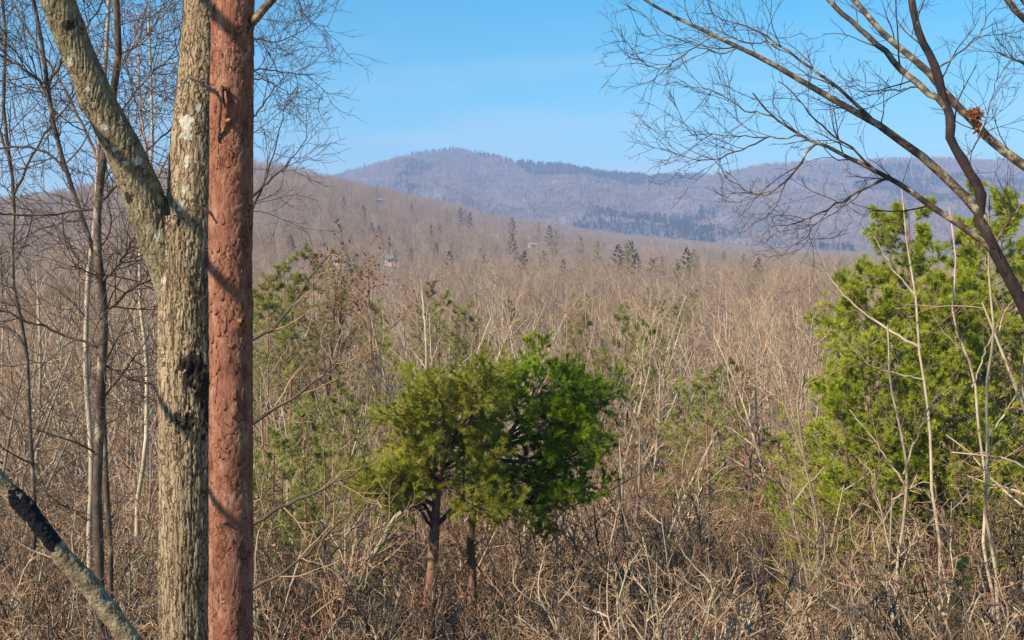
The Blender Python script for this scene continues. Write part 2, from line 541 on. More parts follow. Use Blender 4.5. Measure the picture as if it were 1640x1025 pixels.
# ------------------------------------------------------------------ terrain
GY = [-60, 2, 9, 15, 25, 40, 70, 100, 150, 250, 400, 600, 900]
GZ = [-2.4, -2.4, -6.2, -8.4, -11.2, -14.2, -17.6, -18.2, -17, -14, -9, -24, -34]
def near_z(x, y):
    z = np.interp(y, GY, GZ)
    w = sstep(6, 20, y)
    return z + w * (fbm(x / 9.0, y / 9.0, 0, 3, 5) - 0.5) * 1.4

CR_PX = [-1500, -400, 0, 100, 250, 400, 460, 530, 620, 700, 800, 900, 1050, 1250, 1500, 3000]
CR_T = [.03, .05, .068, .075, .092, .101, .097, .088, .076, .064, .051, .042, .031, .021, .017, .017]
def hill_z(x, y):
    u = x / np.maximum(y, 1) * F + CX
    yc = np.interp(u, [400, 520, 700, 900, 3000], [1100, 1250, 1800, 2400, 2500])
    crest = np.interp(u, CR_PX, CR_T) * yc - 11.5
    up = np.clip((y - 300) / (yc - 300), 0, 1)
    up = 0.45 * up + 0.55 * up * up * (3 - 2 * up)
    down = sstep(yc, yc + 700, y)
    z = -13 + (crest + 13) * up
    z = z * (1 - down) - 40 * down
    rough = (fbm(x / 90.0, y / 140.0, 0, 4, 9) - 0.5)
    return z + rough * 16 * sstep(380, 600, y) * (1 - 0.7 * sstep(yc * .8, yc, y)) + (fbm(x / 40., y / 40., 3.3, 3, 2) - .5) * 5 * sstep(380, 600, y)

MT_PX = [-2000, -600, 0, 300, 530, 600, 660, 700, 735, 780, 830, 900, 960, 1040, 1130, 1160, 1200, 1250, 1290, 1330, 1400, 1500, 1650, 2000, 3500]
MT_Y = [360, 340, 330, 310, 283, 263, 251, 244, 240, 249, 262, 266, 277, 285, 281, 279, 270, 263, 261, 258, 257, 254, 262, 280, 340]
def mount_z(x, y):
    u = x / np.maximum(y, 1) * F + CX
    t = (HY - np.interp(u, MT_PX, MT_Y)) / F
    yc = 4000.0
    s = np.clip((y - 1800) / (yc - 1800), 0, 1)
    h = t * yc
    z = -40 + (h + 40) * (0.35 * s + 0.65 * s ** 1.7)
    win = np.sin(np.clip(s, 0, 1) * math.pi) ** 0.8
    rid = 1 - np.abs(2 * fbm(x / 420.0 + y / 2600.0, y / 1500.0, 1.7, 3, 21) - 1) * 2.2
    z = z + win * (rid * 75 - 10 + (fbm(x / 160., y / 260., 0, 4, 33) - .5) * 60)
    z = z + (fbm(x / 60.0, y / 60.0, 0.3, 3, 11) - 0.5) * 14
    down = sstep(yc, 5000, y)
    return z * (1 - down) - 60 * down

def grid_mesh(name, us, ys, zf, mat, polar=False):
    U, Yv = np.meshgrid(us, ys)
    if polar:
        X, Y = Yv * np.sin(U), Yv * np.cos(U)
    else:
        X, Y = U * Yv, Yv
    Z = zf(X, Y)
    s = Soup()
    nu, ny = len(us), len(ys)
    i = np.arange(ny - 1)[:, None] * nu + np.arange(nu - 1)[None, :]
    Q = np.stack([i, i + 1, i + nu + 1, i + nu], -1).reshape(-1, 4)
    s.add(np.stack([X, Y, Z], -1), Q)
    return s.mesh(name, mat)

az = np.concatenate([np.linspace(-math.pi, -0.7, 50)[:-1], np.linspace(-0.7, 0.7, 150), np.linspace(0.7, math.pi, 50)[1:]])
rr = np.concatenate([[0.05], np.geomspace(2, 450, 120), np.geomspace(480, 5200, 30)])
structure('ground', grid_mesh('ground', az, rr, near_z, M['litter'], polar=True))
structure('wooded_hill', grid_mesh('wooded_hill', np.linspace(-1.1, 1.1, 330), np.linspace(300, 3250, 270), hill_z, M['hill']))
structure('mountain', grid_mesh('mountain', np.linspace(-1.0, 1.0, 420), np.linspace(1800, 5000, 210), mount_z, M['mountain']))

def land_z(x, y):
    z = near_z(x, y)
    return np.where(y > 300, np.maximum(z, hill_z(x, y)), z)

# haze: one closed box of thin air round everything
def box_mesh(name, lo, hi, mat=None):
    x0, y0, z0 = lo
    x1, y1, z1 = hi
    s = Soup()
    V = [(x0, y0, z0), (x1, y0, z0), (x1, y1, z0), (x0, y1, z0), (x0, y0, z1), (x1, y0, z1), (x1, y1, z1), (x0, y1, z1)]
    s.add(V, [(0, 3, 2, 1), (4, 5, 6, 7), (0, 1, 5, 4), (1, 2, 6, 5), (2, 3, 7, 6), (3, 0, 4, 7)])
    return s.mesh(name, mat if mat else [], smooth=False)

HAZE = 0.00024
hm = bpy.data.materials.new('haze_air')
hm.use_nodes = True
hm.node_tree.nodes.clear()
ho = hm.node_tree.nodes.new('ShaderNodeOutputMaterial')
hv = hm.node_tree.nodes.new('ShaderNodeVolumePrincipled')
hv.inputs['Color'].default_value = (0.47, 0.61, 1.0, 1)
hv.inputs['Density'].default_value = HAZE
hv.inputs['Anisotropy'].default_value = 0.0
hm.node_tree.links.new(hv.outputs[0], ho.inputs['Volume'])
hz = bpy.data.objects.new('haze', box_mesh('haze', (-5300, -5300, -120), (5300, 5300, 530), [hm]))
hz['kind'] = 'stuff'
link(hz)

# ------------------------------------------------------------------ generic trees (meshes shared by many objects)
def bare_tree_meshes(name, seed, H, spread=42, nl=18, fine=1.0, rk=0.0085, lean=0.05, stems=1, leafy=0, wood='stem_mid', twig='twig_tan', clear=0.3, upk=0.05, th=1.0):
    rng = RS(seed)
    tr, cr = Soup(), Soup()
    PS, RSs = [], []
    for k in range(stems):
        a = rng.uniform(0, 6.28)
        out = (lean if stems == 1 else rng.uniform(.12, .42)) * H
        p = np.stack([np.linspace(0, 1, 5) ** 1.3 * out * math.cos(a), np.linspace(0, 1, 5) ** 1.3 * out * math.sin(a), np.linspace(0, 1, 5) * H * rng.uniform(.82, 1)], 1)
        p[1:] += rng.normal(0, 0.016 * H, (4, 3)) * [1, 1, 0]
        PS.append(resample(p, 14))
        RSs.append(H * rk * np.linspace(1, 0.12, 14) ** 0.8 * (1 if stems == 1 else 0.6))
    P0, R0 = np.stack(PS), np.stack(RSs)
    tubes(tr, P0, R0, 8)
    P1, R1 = grow(rng, P0, R0, dict(n=nl, t0=clear, t1=0.99, ang=spread, dang=12, len=0.42, taper=0.62, rr=0.65, slim=0.024 * th, K=8, wander=0.16, up=upk, drop=0.1, rmin=0.01 * th))
    tubes(tr, P1, R1, 5)
    P2, R2 = grow(rng, P1, R1, dict(n=6, t0=0.2, ang=42, dang=14, len=0.5, taper=0.45, rr=0.65, slim=0.018 * th, K=6, wander=0.20, up=0.03, rmin=0.0065 * th))
    tubes(cr, P2, R2, 3)
    P3, R3 = grow(rng, P2, R2, dict(n=max(2, int(5 * fine)), t0=0.15, ang=42, dang=15, len=0.5, taper=0.4, rr=0.65, slim=0.012 * th, K=4, wander=0.22, up=0.03, rmin=0.0036 * th))
    tubes(cr, P3, R3, 3)
    P4, R4 = grow(rng, P3, R3, dict(n=max(2, int(3 * fine)), t0=0.2, ang=42, dang=15, len=0.5, taper=0.3, rr=0.7, slim=0.010 * th, K=3, wander=0.16, up=0.05, rmin=0.0026 * th))
    tubes(cr, P4, R4, 3)
    if leafy:
        b, _ = along(P3, 2, rng)
        b = b[rng.uniform(0, 1, len(b)) < leafy]
        leaves(cr, rng, b, 0.085 if leafy > .5 else 0.055, mi=1)
    return tr.mesh(name + '_trunk', M[wood]), cr.mesh(name + '_crown', [M[twig], M['leaf_russet' if leafy > 0.5 else 'leaf_brown']])

TREES = []
for k, (sp, nl, wd, tw, cl) in enumerate([(34, 20, 'stem_pale', 'twig_tan', .28), (40, 18, 'stem_pale', 'twig_red', .35), (46, 20, 'stem_mid', 'twig_tan', .25), (30, 22, 'stem_pale', 'twig_tan', .4), (50, 18, 'stem_mid', 'twig_red', .3), (38, 22, 'stem_mid', 'twig_tan', .2), (32, 20, 'stem_pale', 'twig_tan', .3)]):
    TREES.append(bare_tree_meshes('bare_tree', 100 + k, 10.0, sp + 14, nl - 4, .8, 0.0095, 0.06, 1, 0, wd, tw, cl))
for k, (sp, nl, wd, tw, cl, st) in enumerate([(28, 9, 'stem_pale', 'twig_tan', .35, 4), (32, 10, 'stem_pale', 'twig_tan', .3, 3), (34, 9, 'stem_pale', 'twig_red', .4, 5), (38, 8, 'stem_pale', 'twig_tan', .45, 4)]):
    TREES.append(bare_tree_meshes('bare_tree', 120 + k, 10.0, sp + 12, nl, .7, 0.0135, 0.06, st, 0, wd, tw, cl, .03))
RUSSET = bare_tree_meshes('russet_tree', 150, 10.0, 40, 18, 0.8, 0.009, 0.04, 1, 0.9, 'stem_mid', 'twig_red', .25)
BROWN = bare_tree_meshes('brown_tree', 151, 10.0, 48, 18, 0.8, 0.009, 0.04, 1, 0.35, 'stem_mid', 'twig_red', .25)
SAPS = []
for k, (sp, wd, tw, lf) in enumerate([(40, 'stem_pale', 'twig_tan', 0), (48, 'stem_mid', 'twig_tan', 0), (36, 'stem_pale', 'twig_red', 0), (52, 'stem_mid', 'twig_red', .06), (44, 'stem_pale', 'twig_tan', .05), (46, 'stem_dark', 'twig_dark', 0)]):
    SAPS.append(bare_tree_meshes('sapling', 200 + k, 5.0, sp, 14, 0.7, 0.0078, 0.12, 1, lf, wd, tw, .12, th=1.2))
SHRUBS = []
for k, (wd, tw, lf) in enumerate([('stem_pale', 'twig_tan', 0), ('stem_mid', 'twig_red', .12), ('stem_pale', 'twig_tan', .04), ('stem_mid', 'twig_tan', 0), ('stem_dark', 'twig_dark', 0)]):
    SHRUBS.append(bare_tree_meshes('shrub', 300 + k, 3.0, 40, 7, 0.6, 0.0090, 0.1, 5, lf, wd, tw, .1, th=1.1))

def conifer_meshes(name, seed, H, width, mat, nl=46, n2=8, per=4, needles=12, nlen=0.16, nwid=0.012, clear=0.12, ang=72, up=0.03, shape=None, trunk='pine_trunk', n3=0, rk=0.011):
    rng = RS(seed)
    tr, cr = Soup(), Soup()
    p = np.array([[0, 0, 0], [0.02 * H * rng.normal(), 0.02 * H * rng.normal(), H * .5], [0, 0, H]])
    P0 = resample(p, 14)[None]
    R0 = (H * rk * np.linspace(1, 0.1, 14))[None]
    tubes(tr, P0, R0, 8)
    shape = shape or ([0, 0.15, 0.4, 0.8, 1.0], [0.7, 1.0, 0.9, 0.45, 0.12])
    P1, R1 = grow(rng, P0, R0, dict(n=nl, t0=clear, t1=0.99, ang=ang, dang=9, abs=width, taper=0, shape=shape, rr=0.4, slim=0.02, K=7, wander=0.07, up=up, drop=0.05))
    tubes(tr, P1, R1, 4)
    P2, R2 = grow(rng, P1, R1, dict(n=n2, t0=0.2, ang=45, dang=12, len=0.42, taper=0.55, rr=0.6, K=4, wander=0.10, up=0.05, flat=0.5))
    tubes(tr, P2, R2, 3)
    src = [P2]
    if n3:
        P3, R3 = grow(rng, P2, R2, dict(n=n3, t0=0.2, ang=42, len=0.5, taper=0.3, rr=0.7, K=3, wander=0.1, up=0.06))
        tubes(tr, P3, R3, 3)
        src.append(P3)
    for S in src:
        b, d = along(S, per, rng, 0.15, 1.0)
        tufts(cr, rng, b, d, needles, nlen, nwid)
    b, d = along(P1, per, rng, 0.4, 1.0)
    tufts(cr, rng, b, d, needles, nlen, nwid)
    return tr.mesh(name + '_trunk', M[trunk]), cr.mesh(name + '_crown', M[mat])

CONS = [conifer_meshes('pine', 400, 10, 2.3, 'far_needles', 50, 9, 6, 12, 0.17, 0.018),
        conifer_meshes('pine', 401, 10, 2.1, 'valley_needles', 42, 8, 6, 10, 0.15, 0.016, clear=0.25, ang=58),
        conifer_meshes('pine', 402, 10, 2.7, 'valley_needles', 44, 8, 6, 10, 0.15, 0.015, clear=0.1, ang=60)]

# far versions, used only where a tree is a handful of pixels
def far_bare(seed, H):
    rng = RS(seed)
    s = Soup()
    P0 = resample(np.array([[0, 0, 0], [rng.normal(0, .3), rng.normal(0, .3), H * .6], [rng.normal(0, .5), rng.normal(0, .5), H]]), 6)[None]
    R0 = (np.linspace(0.15, 0.03, 6))[None]
    tubes(s, P0, R0, 4)
    P1, R1 = grow(rng, P0, R0, dict(n=13, t0=.25, ang=52, dang=12, len=.42, taper=.55, rr=.6, K=4, up=.08, rmin=0.03, rend=.02))
    tubes(s, P1, R1, 3)
    P2, R2 = grow(rng, P1, R1, dict(n=5, t0=.2, ang=40, dang=12, len=.5, rr=.7, K=3, up=.05, rmin=0.022, rend=.016))
    tubes(s, P2, R2, 3)
    P3, R3 = grow(rng, P2, R2, dict(n=3, t0=.2, ang=40, dang=12, len=.55, rr=.8, K=2, up=.05, rmin=0.016, rend=.012))
    tubes(s, P3, R3, 3)
    return s.mesh('far_tree', M['far_bare'])

def speck_tree(seed, H):
    rng = RS(seed)
    s = Soup()
    B = np.repeat(np.array([[0, 0, H * .25]]), 26, 0) + rng.normal(0, .4, (26, 3))
    tufts(s, rng, B, np.repeat([[0, 0, 1.0]], 26, 0), 2, H * 0.72, 0.55, (0, 38))
    return s.mesh('speck_tree', M['far_bare'])

def speck_pine(seed, H):
    rng = RS(seed)
    s = Soup()
    h = rng.uniform(0.15, 0.95, 40) * H
    B = np.stack([0 * h, 0 * h, h], 1)
    a = rng.uniform(0, 6.28, 40)
    tufts(s, rng, B, np.stack([np.cos(a), np.sin(a), 0 * a + .15], 1), 2, H * .26, 0.9, (0, 30))
    tubes(s, np.array([[[0, 0, 0], [0, 0, H]]]), np.array([[0.25, 0.06]]), 4)
    return s.mesh('speck_pine', M['far_needles'])

def scatter(name, pos, scl, rot, idx, protos):
    """one object of kind stuff: many trees too far off to pick apart"""
    c = bpy.data.collections.new(name + '_kinds')
    for k, me in enumerate(protos):
        c.objects.link(bpy.data.objects.new('%s_kind_%02d' % (name, k), me))
    me = bpy.data.meshes.new(name)
    me.vertices.add(len(pos))
    me.vertices.foreach_set('co', np.asarray(pos, np.float32).ravel())
    for nm, ty, key, dat in (('scl', 'FLOAT', 'value', np.asarray(scl, np.float32)), ('idx', 'INT', 'value', np.asarray(idx, np.int32)), ('rot', 'FLOAT_VECTOR', 'vector', np.stack([0 * rot, 0 * rot, rot], 1).astype(np.float32).ravel())):
        at = me.attributes.new(nm, ty, 'POINT')
        at.data.foreach_set(key, dat)
    me.update()
    o = bpy.data.objects.new(name, me)
    o['kind'] = 'stuff'
    link(o)
    ng = bpy.data.node_groups.new(name, 'GeometryNodeTree')
    ng.interface.new_socket('Geometry', in_out='INPUT', socket_type='NodeSocketGeometry')
    ng.interface.new_socket('Geometry', in_out='OUTPUT', socket_type='NodeSocketGeometry')
    gi, go = ng.nodes.new('NodeGroupInput'), ng.nodes.new('NodeGroupOutput')
    ip = ng.nodes.new('GeometryNodeInstanceOnPoints')
    ci = ng.nodes.new('GeometryNodeCollectionInfo')
    ci.inputs['Collection'].default_value = c
    ci.inputs['Separate Children'].default_value = True
    ci.inputs['Reset Children'].default_value = True
    ip.inputs['Pick Instance'].default_value = True
    def attr(nm, ty):
        n = ng.nodes.new('GeometryNodeInputNamedAttribute')
        n.data_type = ty
        n.inputs['Name'].default_value = nm
        return [x for x in n.outputs if x.enabled and x.name == 'Attribute'][0]
    er = ng.nodes.new('FunctionNodeEulerToRotation')
    ng.links.new(attr('rot', 'FLOAT_VECTOR'), er.inputs[0])
    ng.links.new(gi.outputs[0], ip.inputs['Points'])
    ng.links.new(ci.outputs[0], ip.inputs['Instance'])
    ng.links.new(attr('idx', 'INT'), ip.inputs['Instance Index'])
    ng.links.new(er.outputs[0], ip.inputs['Rotation'])
    ng.links.new(attr('scl', 'FLOAT'), ip.inputs['Scale'])
    ng.links.new(ip.outputs[0], go.inputs[0])
    md = o.modifiers.new('scatter', 'NODES')
    md.node_group = ng
    return o

# --- valley and hillside forest beyond the trees that can be counted
rng = RS(11)
def wedge(rng, n, y0, y1, half=0.66):
    y = np.sqrt(rng.uniform(y0 ** 2, y1 ** 2, n))
    return rng.uniform(-half, half, n) * y, y

merged = []
for me_t, me_c in TREES:                      # whole trees (trunk and crown in one mesh) for the mass
    a, b = me_t, me_c
    s = Soup()
    for me, mo in ((a, 0), (b, 1)):
        V = np.empty(len(me.vertices) * 3, np.float32)
        me.vertices.foreach_get('co', V)
        lv = np.empty(len(me.loops), np.int32)
        me.loops.foreach_get('vertex_index', lv)
        s.add(V.reshape(-1, 3), lv.reshape(-1, 4), mi=mo)
    merged.append(s.mesh('valley_tree', [a.materials[0], b.materials[0]]))
FARB = [far_bare(500 + k, 10.0) for k in range(6)]

x1, y1 = wedge(rng, 1700, 112, 330)
x2, y2 = wedge(rng, 84000, 300, 2560, 0.58)
recede = y2 < np.interp(x2 / y2 * F + CX, [400, 520, 700, 900], [1260, 1410, 1960, 2560])
x2, y2 = x2[recede], y2[recede]
# trees just outside both sides of the view, near the camera
x3, y3 = wedge(rng, 500, 18, 112, 1.0)
k3 = np.abs(x3 / y3) > 0.52
x3, y3 = x3[k3], y3[k3]
xs, ys = np.concatenate([x1, x2, x3]), np.concatenate([y1, y2, y3])
# clearings in front of the hillside houses: (photo column, photo row, farthest distance to look)
HOUSES = [(628, 412, 620), (545, 414, 620), (605, 300, 1120), (794, 346, 1120), (853, 347, 1120)]
def house_spot(px, py, far):
    """where the ground under the house shows at that row: walk towards the view until it does"""
    best = None
    for y in np.arange(360, 1150, 5.0):
        x = (px - CX) / F * y
        z = float(land_z(np.array(x), np.array(y))) + 4.5
        e = abs((HY - py) / F - z / y)
        if best is None or e < best[0]:
            best = (e, x, y, z - 3.2)
    return np.array(best[1:])
keep = np.ones(len(xs), bool)
for hx, hy, hf in HOUSES:
    q = house_spot(hx, hy, hf)
    pxs = CX + xs / ys * F
    keep &= ~((np.abs(pxs - hx) < 11) & (ys > q[1] - 230) & (ys < q[1] + 7))
zs = land_z(xs, ys) - 0.3
nT = len(merged)
near2 = rng.uniform(0, 1, len(x2)) < np.clip((560 - y2) / 260, 0, 1) * .8
idx = np.concatenate([np.where(rng.uniform(0, 1, len(x1)) < np.clip((y1 - 150) / 260, 0, 1), nT + rng.randint(0, 6, len(x1)), rng.randint(0, nT, len(x1))), np.where(near2, rng.randint(0, nT, len(x2)), nT + rng.randint(0, 6, len(x2))), rng.randint(0, nT, len(x3))])
scl = np.concatenate([rng.uniform(.85, 1.65, len(x1)), rng.uniform(1.0, 1.5, len(x2)), rng.uniform(.7, 1.1, len(x3))])
xs, ys, zs, idx, scl = xs[keep], ys[keep], zs[keep], idx[keep], scl[keep]
scatter('valley_forest', np.stack([xs, ys, zs], 1), scl, rng.uniform(0, 6.28, len(xs)), idx, merged + FARB)

xm, ym = wedge(rng, 52000, 1850, 4150, 0.56)
zm = mount_z(xm, ym) - 0.5
dens = fbm(xm / 330., ym / 420., 0, 4, 77)
pin = (dens > 0.60) & (rng.uniform(0, 1, len(xm)) < 0.75) | (rng.uniform(0, 1, len(xm)) < 0.012)
idm = np.where(pin, 4 + rng.randint(0, 3, len(xm)), rng.randint(0, 4, len(xm)))
scatter('mountain_forest', np.stack([xm, ym, zm], 1), rng.uniform(.75, 1.35, len(xm)), rng.uniform(0, 6.28, len(xm)), idm, [speck_tree(600 + k, 10.) for k in range(4)] + [speck_pine(610 + k, 15.) for k in range(3)])

# ------------------------------------------------------------------ trees that can be counted
def place(kind, meshes, x, y, H, base_h, rz, label, cat, group=None, crown='crown', stem='trunk', z=None, tilt=(0, 0)):
    z = float(near_z(np.array(x), np.array(y))) - 0.05 if z is None else z
    t = thing(kind, label, cat, (x, y, z), group, rz, H / base_h)
    t.rotation_euler = (tilt[0], tilt[1], rz)
    part(stem, meshes[0], t)
    part(crown, meshes[1], t, kind='stuff')
    return t

ZT_Y = [10, 14, 20, 28, 40, 60, 90, 130]
ZT_Z = [-3.6, -4.0, -4.3, -4.2, -3.6, -2.5, -1.1, -0.4]
def canopy(px, Y):
    return np.interp(Y, ZT_Y, ZT_Z)

def zone(px, Y):
    depth = 'near' if Y < 28 else ('midway' if Y < 55 else 'far')
    for lim, w in ((120, 'at the far left edge'), (260, 'beside the dark-sided slim tree'), (410, 'behind the oak and red trunk'), (540, 'just right of the red trunk'),
                   (660, 'below the russet trees' if Y > 28 else 'beside the pale forked tree'), (800, 'behind the olive pine' if Y > 25 else 'under the olive pine'),
                   (985, 'behind the bright green pine' if Y > 26 else 'under the bright green pine'), (1130, 'just right of the bright green pine'), (1310, 'just left of the evergreens'),
                   (1480, 'around the broad evergreen'), (9999, 'at the far right edge')):
        if px < lim:
            return depth, w

rng = RS(23)
spots = []
tries = 0
while len(spots) < 290 and tries < 40000:
    tries += 1
    Y = math.sqrt(rng.uniform(15 ** 2, 112 ** 2))
    px = rng.uniform(-40, 1680)
    x = (px - CX) / F * Y
    if any((x - a) ** 2 + (Y - b) ** 2 < (1.6 + 0.012 * Y) ** 2 for a, b, _, _ in spots):
        continue
    zt = canopy(px, Y) + (rng.uniform(-.6, .5) if rng.uniform() < .3 else -rng.uniform(.03, .085) * Y)
    if px < 560 and Y > 15 and rng.uniform() < 0.55:
        zt += np.interp(px, [0, 200, 330, 420, 560], [4.5, 4.0, 3.2, 1.4, 0.4]) * rng.uniform(.5, 1.1) * min(1.0, Y / 28)
    if px > 1300 and Y < 27 and rng.uniform() < 0.12:
        zt += rng.uniform(.5, 2.2)
    if 560 < px < 1000 and Y < 28:
        zt = min(zt, -((1010 if 640 < px < 790 else 900) - HY) / F * Y)
    if 240 < px < 420 and Y < 14:
        continue
    if px > 1290 and 22 < Y < 40:
        continue
    g = float(near_z(np.array(x), np.array(Y)))
    H = zt - g
    if H < 3.0:
        continue
    spots.append((x, Y, H, px))
for x, Y, H, px in spots:
    d, w = zone(px, Y)
    pale = [0, 1, 3, 6, 7, 8, 9, 10, 7, 8, 10]
    k = rng.choice(pale) if (Y > 50 and rng.uniform() < .7) else rng.randint(0, len(TREES))
    if fbm(x / 14.0, Y / 22.0, .5, 2, 88) > .56 and rng.uniform() < .8:
        k = rng.choice([1, 4, 9])
    nm = 'pale-stemmed' if k in pale else 'brown-stemmed'
    tall = 'tall' if H > 13 else ('short' if H < 8 else 'middling')
    lab = '%s %s bare tree, %s down the slope, %s' % (tall, nm, d, w)
    nm = tall + ' ' + nm
    place('bare_tree', TREES[k], x, Y, H, 10.0, rng.uniform(0, 6.28), lab, 'tree', '%s bare trees, %s, %s' % (nm, d, w), tilt=(rng.normal(0, .05), rng.normal(0, .05)))

# saplings and shrubs of the thicket
def thicket(kind, protos, n, base_h, y0, y1, hr, gap, cat, seed):
    rng = RS(seed)
    pts = []
    tries = 0
    while len(pts) < n and tries < 30000:
        tries += 1
        Y = rng.uniform(y0, y1)
        px = rng.uniform(-60, 1700)
        x = (px - CX) / F * Y
        if any((x - a) ** 2 + (Y - b) ** 2 < gap ** 2 for a, b in pts):
            continue
        g = float(near_z(np.array(x), np.array(Y)))
        H = rng.uniform(*hr)
        zmax = canopy(px, Y) + 0.3
        if 560 < px < 1000 and Y < 26:
            zmax = min(zmax, -((1030 if 630 < px < 800 else 905) - HY) / F * Y)
        if g + H > zmax:
            H = zmax - g
        if H < hr[0] * 0.5 or (g + H) < -(1060 - HY) / F * Y:
            continue
        pts.append((x, Y))
        d, w = zone(px, Y)
        k = rng.randint(0, len(protos))
        tall = ['low', 'taller'][int(H > sum(hr) / 2)]
        lab = '%s twiggy bare %s, %s down the slope, %s' % (tall, kind, d, w)
        place(kind, protos[k], x, Y, H, base_h, rng.uniform(0, 6.28), lab, cat, '%s %ss %s, %s' % (tall, kind, d, w), 'twigs', 'stem', tilt=(rng.normal(0, .12), rng.normal(0, .12)))

thicket('sapling', SAPS, 280, 5.0, 11.5, 52, (3.5, 8.5), 0.75, 'sapling', 31)
thicket('shrub', SHRUBS, 240, 3.0, 11, 60, (2.5, 6.0), 0.8, 'shrub', 37)

# small pines scattered through the valley: px, py of the top, distance, height, look
PINES = [(690, 432, 115, 11, 1), (1000, 478, 62, 8, 2), (1045, 500, 60, 7, 2), (930, 490, 66, 8, 2), (455, 395, 60, 9, 2), (500, 380, 85, 11, 2), (545, 388, 90, 10, 2), (430, 440, 48, 8, 2),
         (490, 655, 33, 5.5, 2), (450, 690, 31, 5, 2), (545, 610, 40, 6, 2), (1135, 590, 44, 5, 2), (1095, 610, 45, 4.5, 2), (1240, 690, 36, 4, 2), (1290, 700, 33, 4, 2), (1545, 890, 17.5, 2.3, 1), (620, 520, 58, 8, 2), (1180, 560, 52, 6, 2),
         (705, 455, 70, 9, 2), (745, 470, 72, 8, 2), (470, 850, 20, 3.2, 2), (600, 470, 80, 9, 2), (390, 760, 24, 4, 2)]
PINES += [(485, 640, 27, 5, 2), (520, 705, 24, 4, 2), (440, 690, 25, 4, 2), (560, 640, 31, 5, 2), (1130, 600, 36, 5, 2), (430, 470, 45, 8, 2), (470, 430, 52, 8, 2)]
rng = RS(43)
for k in range(54):
    Y = rng.uniform(95, 300)
    px = rng.choice([rng.uniform(420, 780), rng.uniform(880, 1120), rng.uniform(0, 1640)])
    PINES.append((px, HY + rng.uniform(8, 55) * (1.2 if Y < 120 else .6), Y, 9, rng.randint(1, 3)))
for k, (px, py, Y, H, v) in enumerate(PINES):
    if 50 < Y < 300:
        py += 16
    p = pt(px, py, Y)
    d, w = zone(px, Y)
    look = ['dull dark green', 'olive green bare-footed', 'yellowish green'][v]
    gz = float(near_z(p[0], p[1]))
    HH = max(H, p[2] - gz)
    place('pine_tree', CONS[v], p[0], p[1], p[2] - gz, 10.0, k * 1.7, '%s young pine, %s, %s' % (look, d, w), 'pine tree', '%s young pines, %s, %s' % (look, d, w))

# evergreens dotted over the far hillside
rng = RS(41)
HILLP = [(753, 338, 980, 20), (890, 362, 700, 17), (820, 372, 640, 10), (958, 385, 480, 15), (990, 390, 430, 15), (1003, 388, 460, 14), (840, 400, 420, 11), (872, 400, 420, 11), (1045, 412, 360, 10), (1060, 410, 370, 12), (1100, 395, 400, 11), (1110, 398, 390, 9),
         (1085, 420, 330, 9), (930, 376, 560, 12), (1010, 384, 520, 12), (975, 420, 330, 9), (720, 400, 430, 10), (775, 405, 400, 9), (570, 408, 420, 14), (588, 400, 430, 15), (555, 402, 440, 13), (604, 295, 1080, 14), (880, 345, 900, 13), (715, 335, 900, 10), (738, 322, 1080, 16), (745, 322, 1080, 15), (820, 338, 1000, 14), (863, 338, 1000, 15), (1020, 405, 420, 10), (1190, 405, 380, 9), (1215, 410, 370, 10)]
for k in range(40):
    HILLP.append((rng.uniform(430, 1240), None, rng.uniform(380, 1100), rng.uniform(7, 14)))
for k, (px, py, Y, H) in enumerate(HILLP):
    x = (px - CX) / F * Y
    gz = float(land_z(np.array(x), np.array(float(Y))))
    if py is not None:
        H = max(H, min(26, (HY - py) / F * Y - gz))
    else:
        H += 4
    place('pine_tree', CONS[k % 2], x, Y, H, 10.0, k * 2.1, 'small dark evergreen dotted among the bare woods of the hazy hillside', 'pine tree', 'evergreens on the hazy hillside', z=gz - 0.3)

# oak still holding russet leaves, below the left hill
p = pt(565, 318, 62)
for px, py, Y in ((556, 335, 62), (590, 360, 66), (530, 372, 60)):
    p = pt(px, py, Y)
    gz = float(near_z(p[0], p[1]))
    place('russet_tree', RUSSET, p[0], Y, p[2] - gz, 10.0, px, {556: 'tallest tree still holding russet leaves, below the left hill', 590: 'russet-leaved tree right of the tallest russet one', 530: 'russet-leaved tree left of the tallest russet one'}[px], 'tree')

for px, py, Y, lab in ((1238, 535, 47, 'tallest brown-leaved tree left of the evergreens'), (1200, 575, 52, 'brown-leaved tree left of the tallest brown-leaved one'), (1285, 590, 43, 'brown-leaved tree close to the left rim of the evergreens'), (1110, 640, 40, 'low brown-leaved tree midway between green pine and evergreens')):
    p = pt(px, py, Y)
    gz = float(near_z(p[0], p[1]))
    place('brown_tree', BROWN, p[0], Y, p[2] - gz, 10.0, px * .7, lab, 'tree')

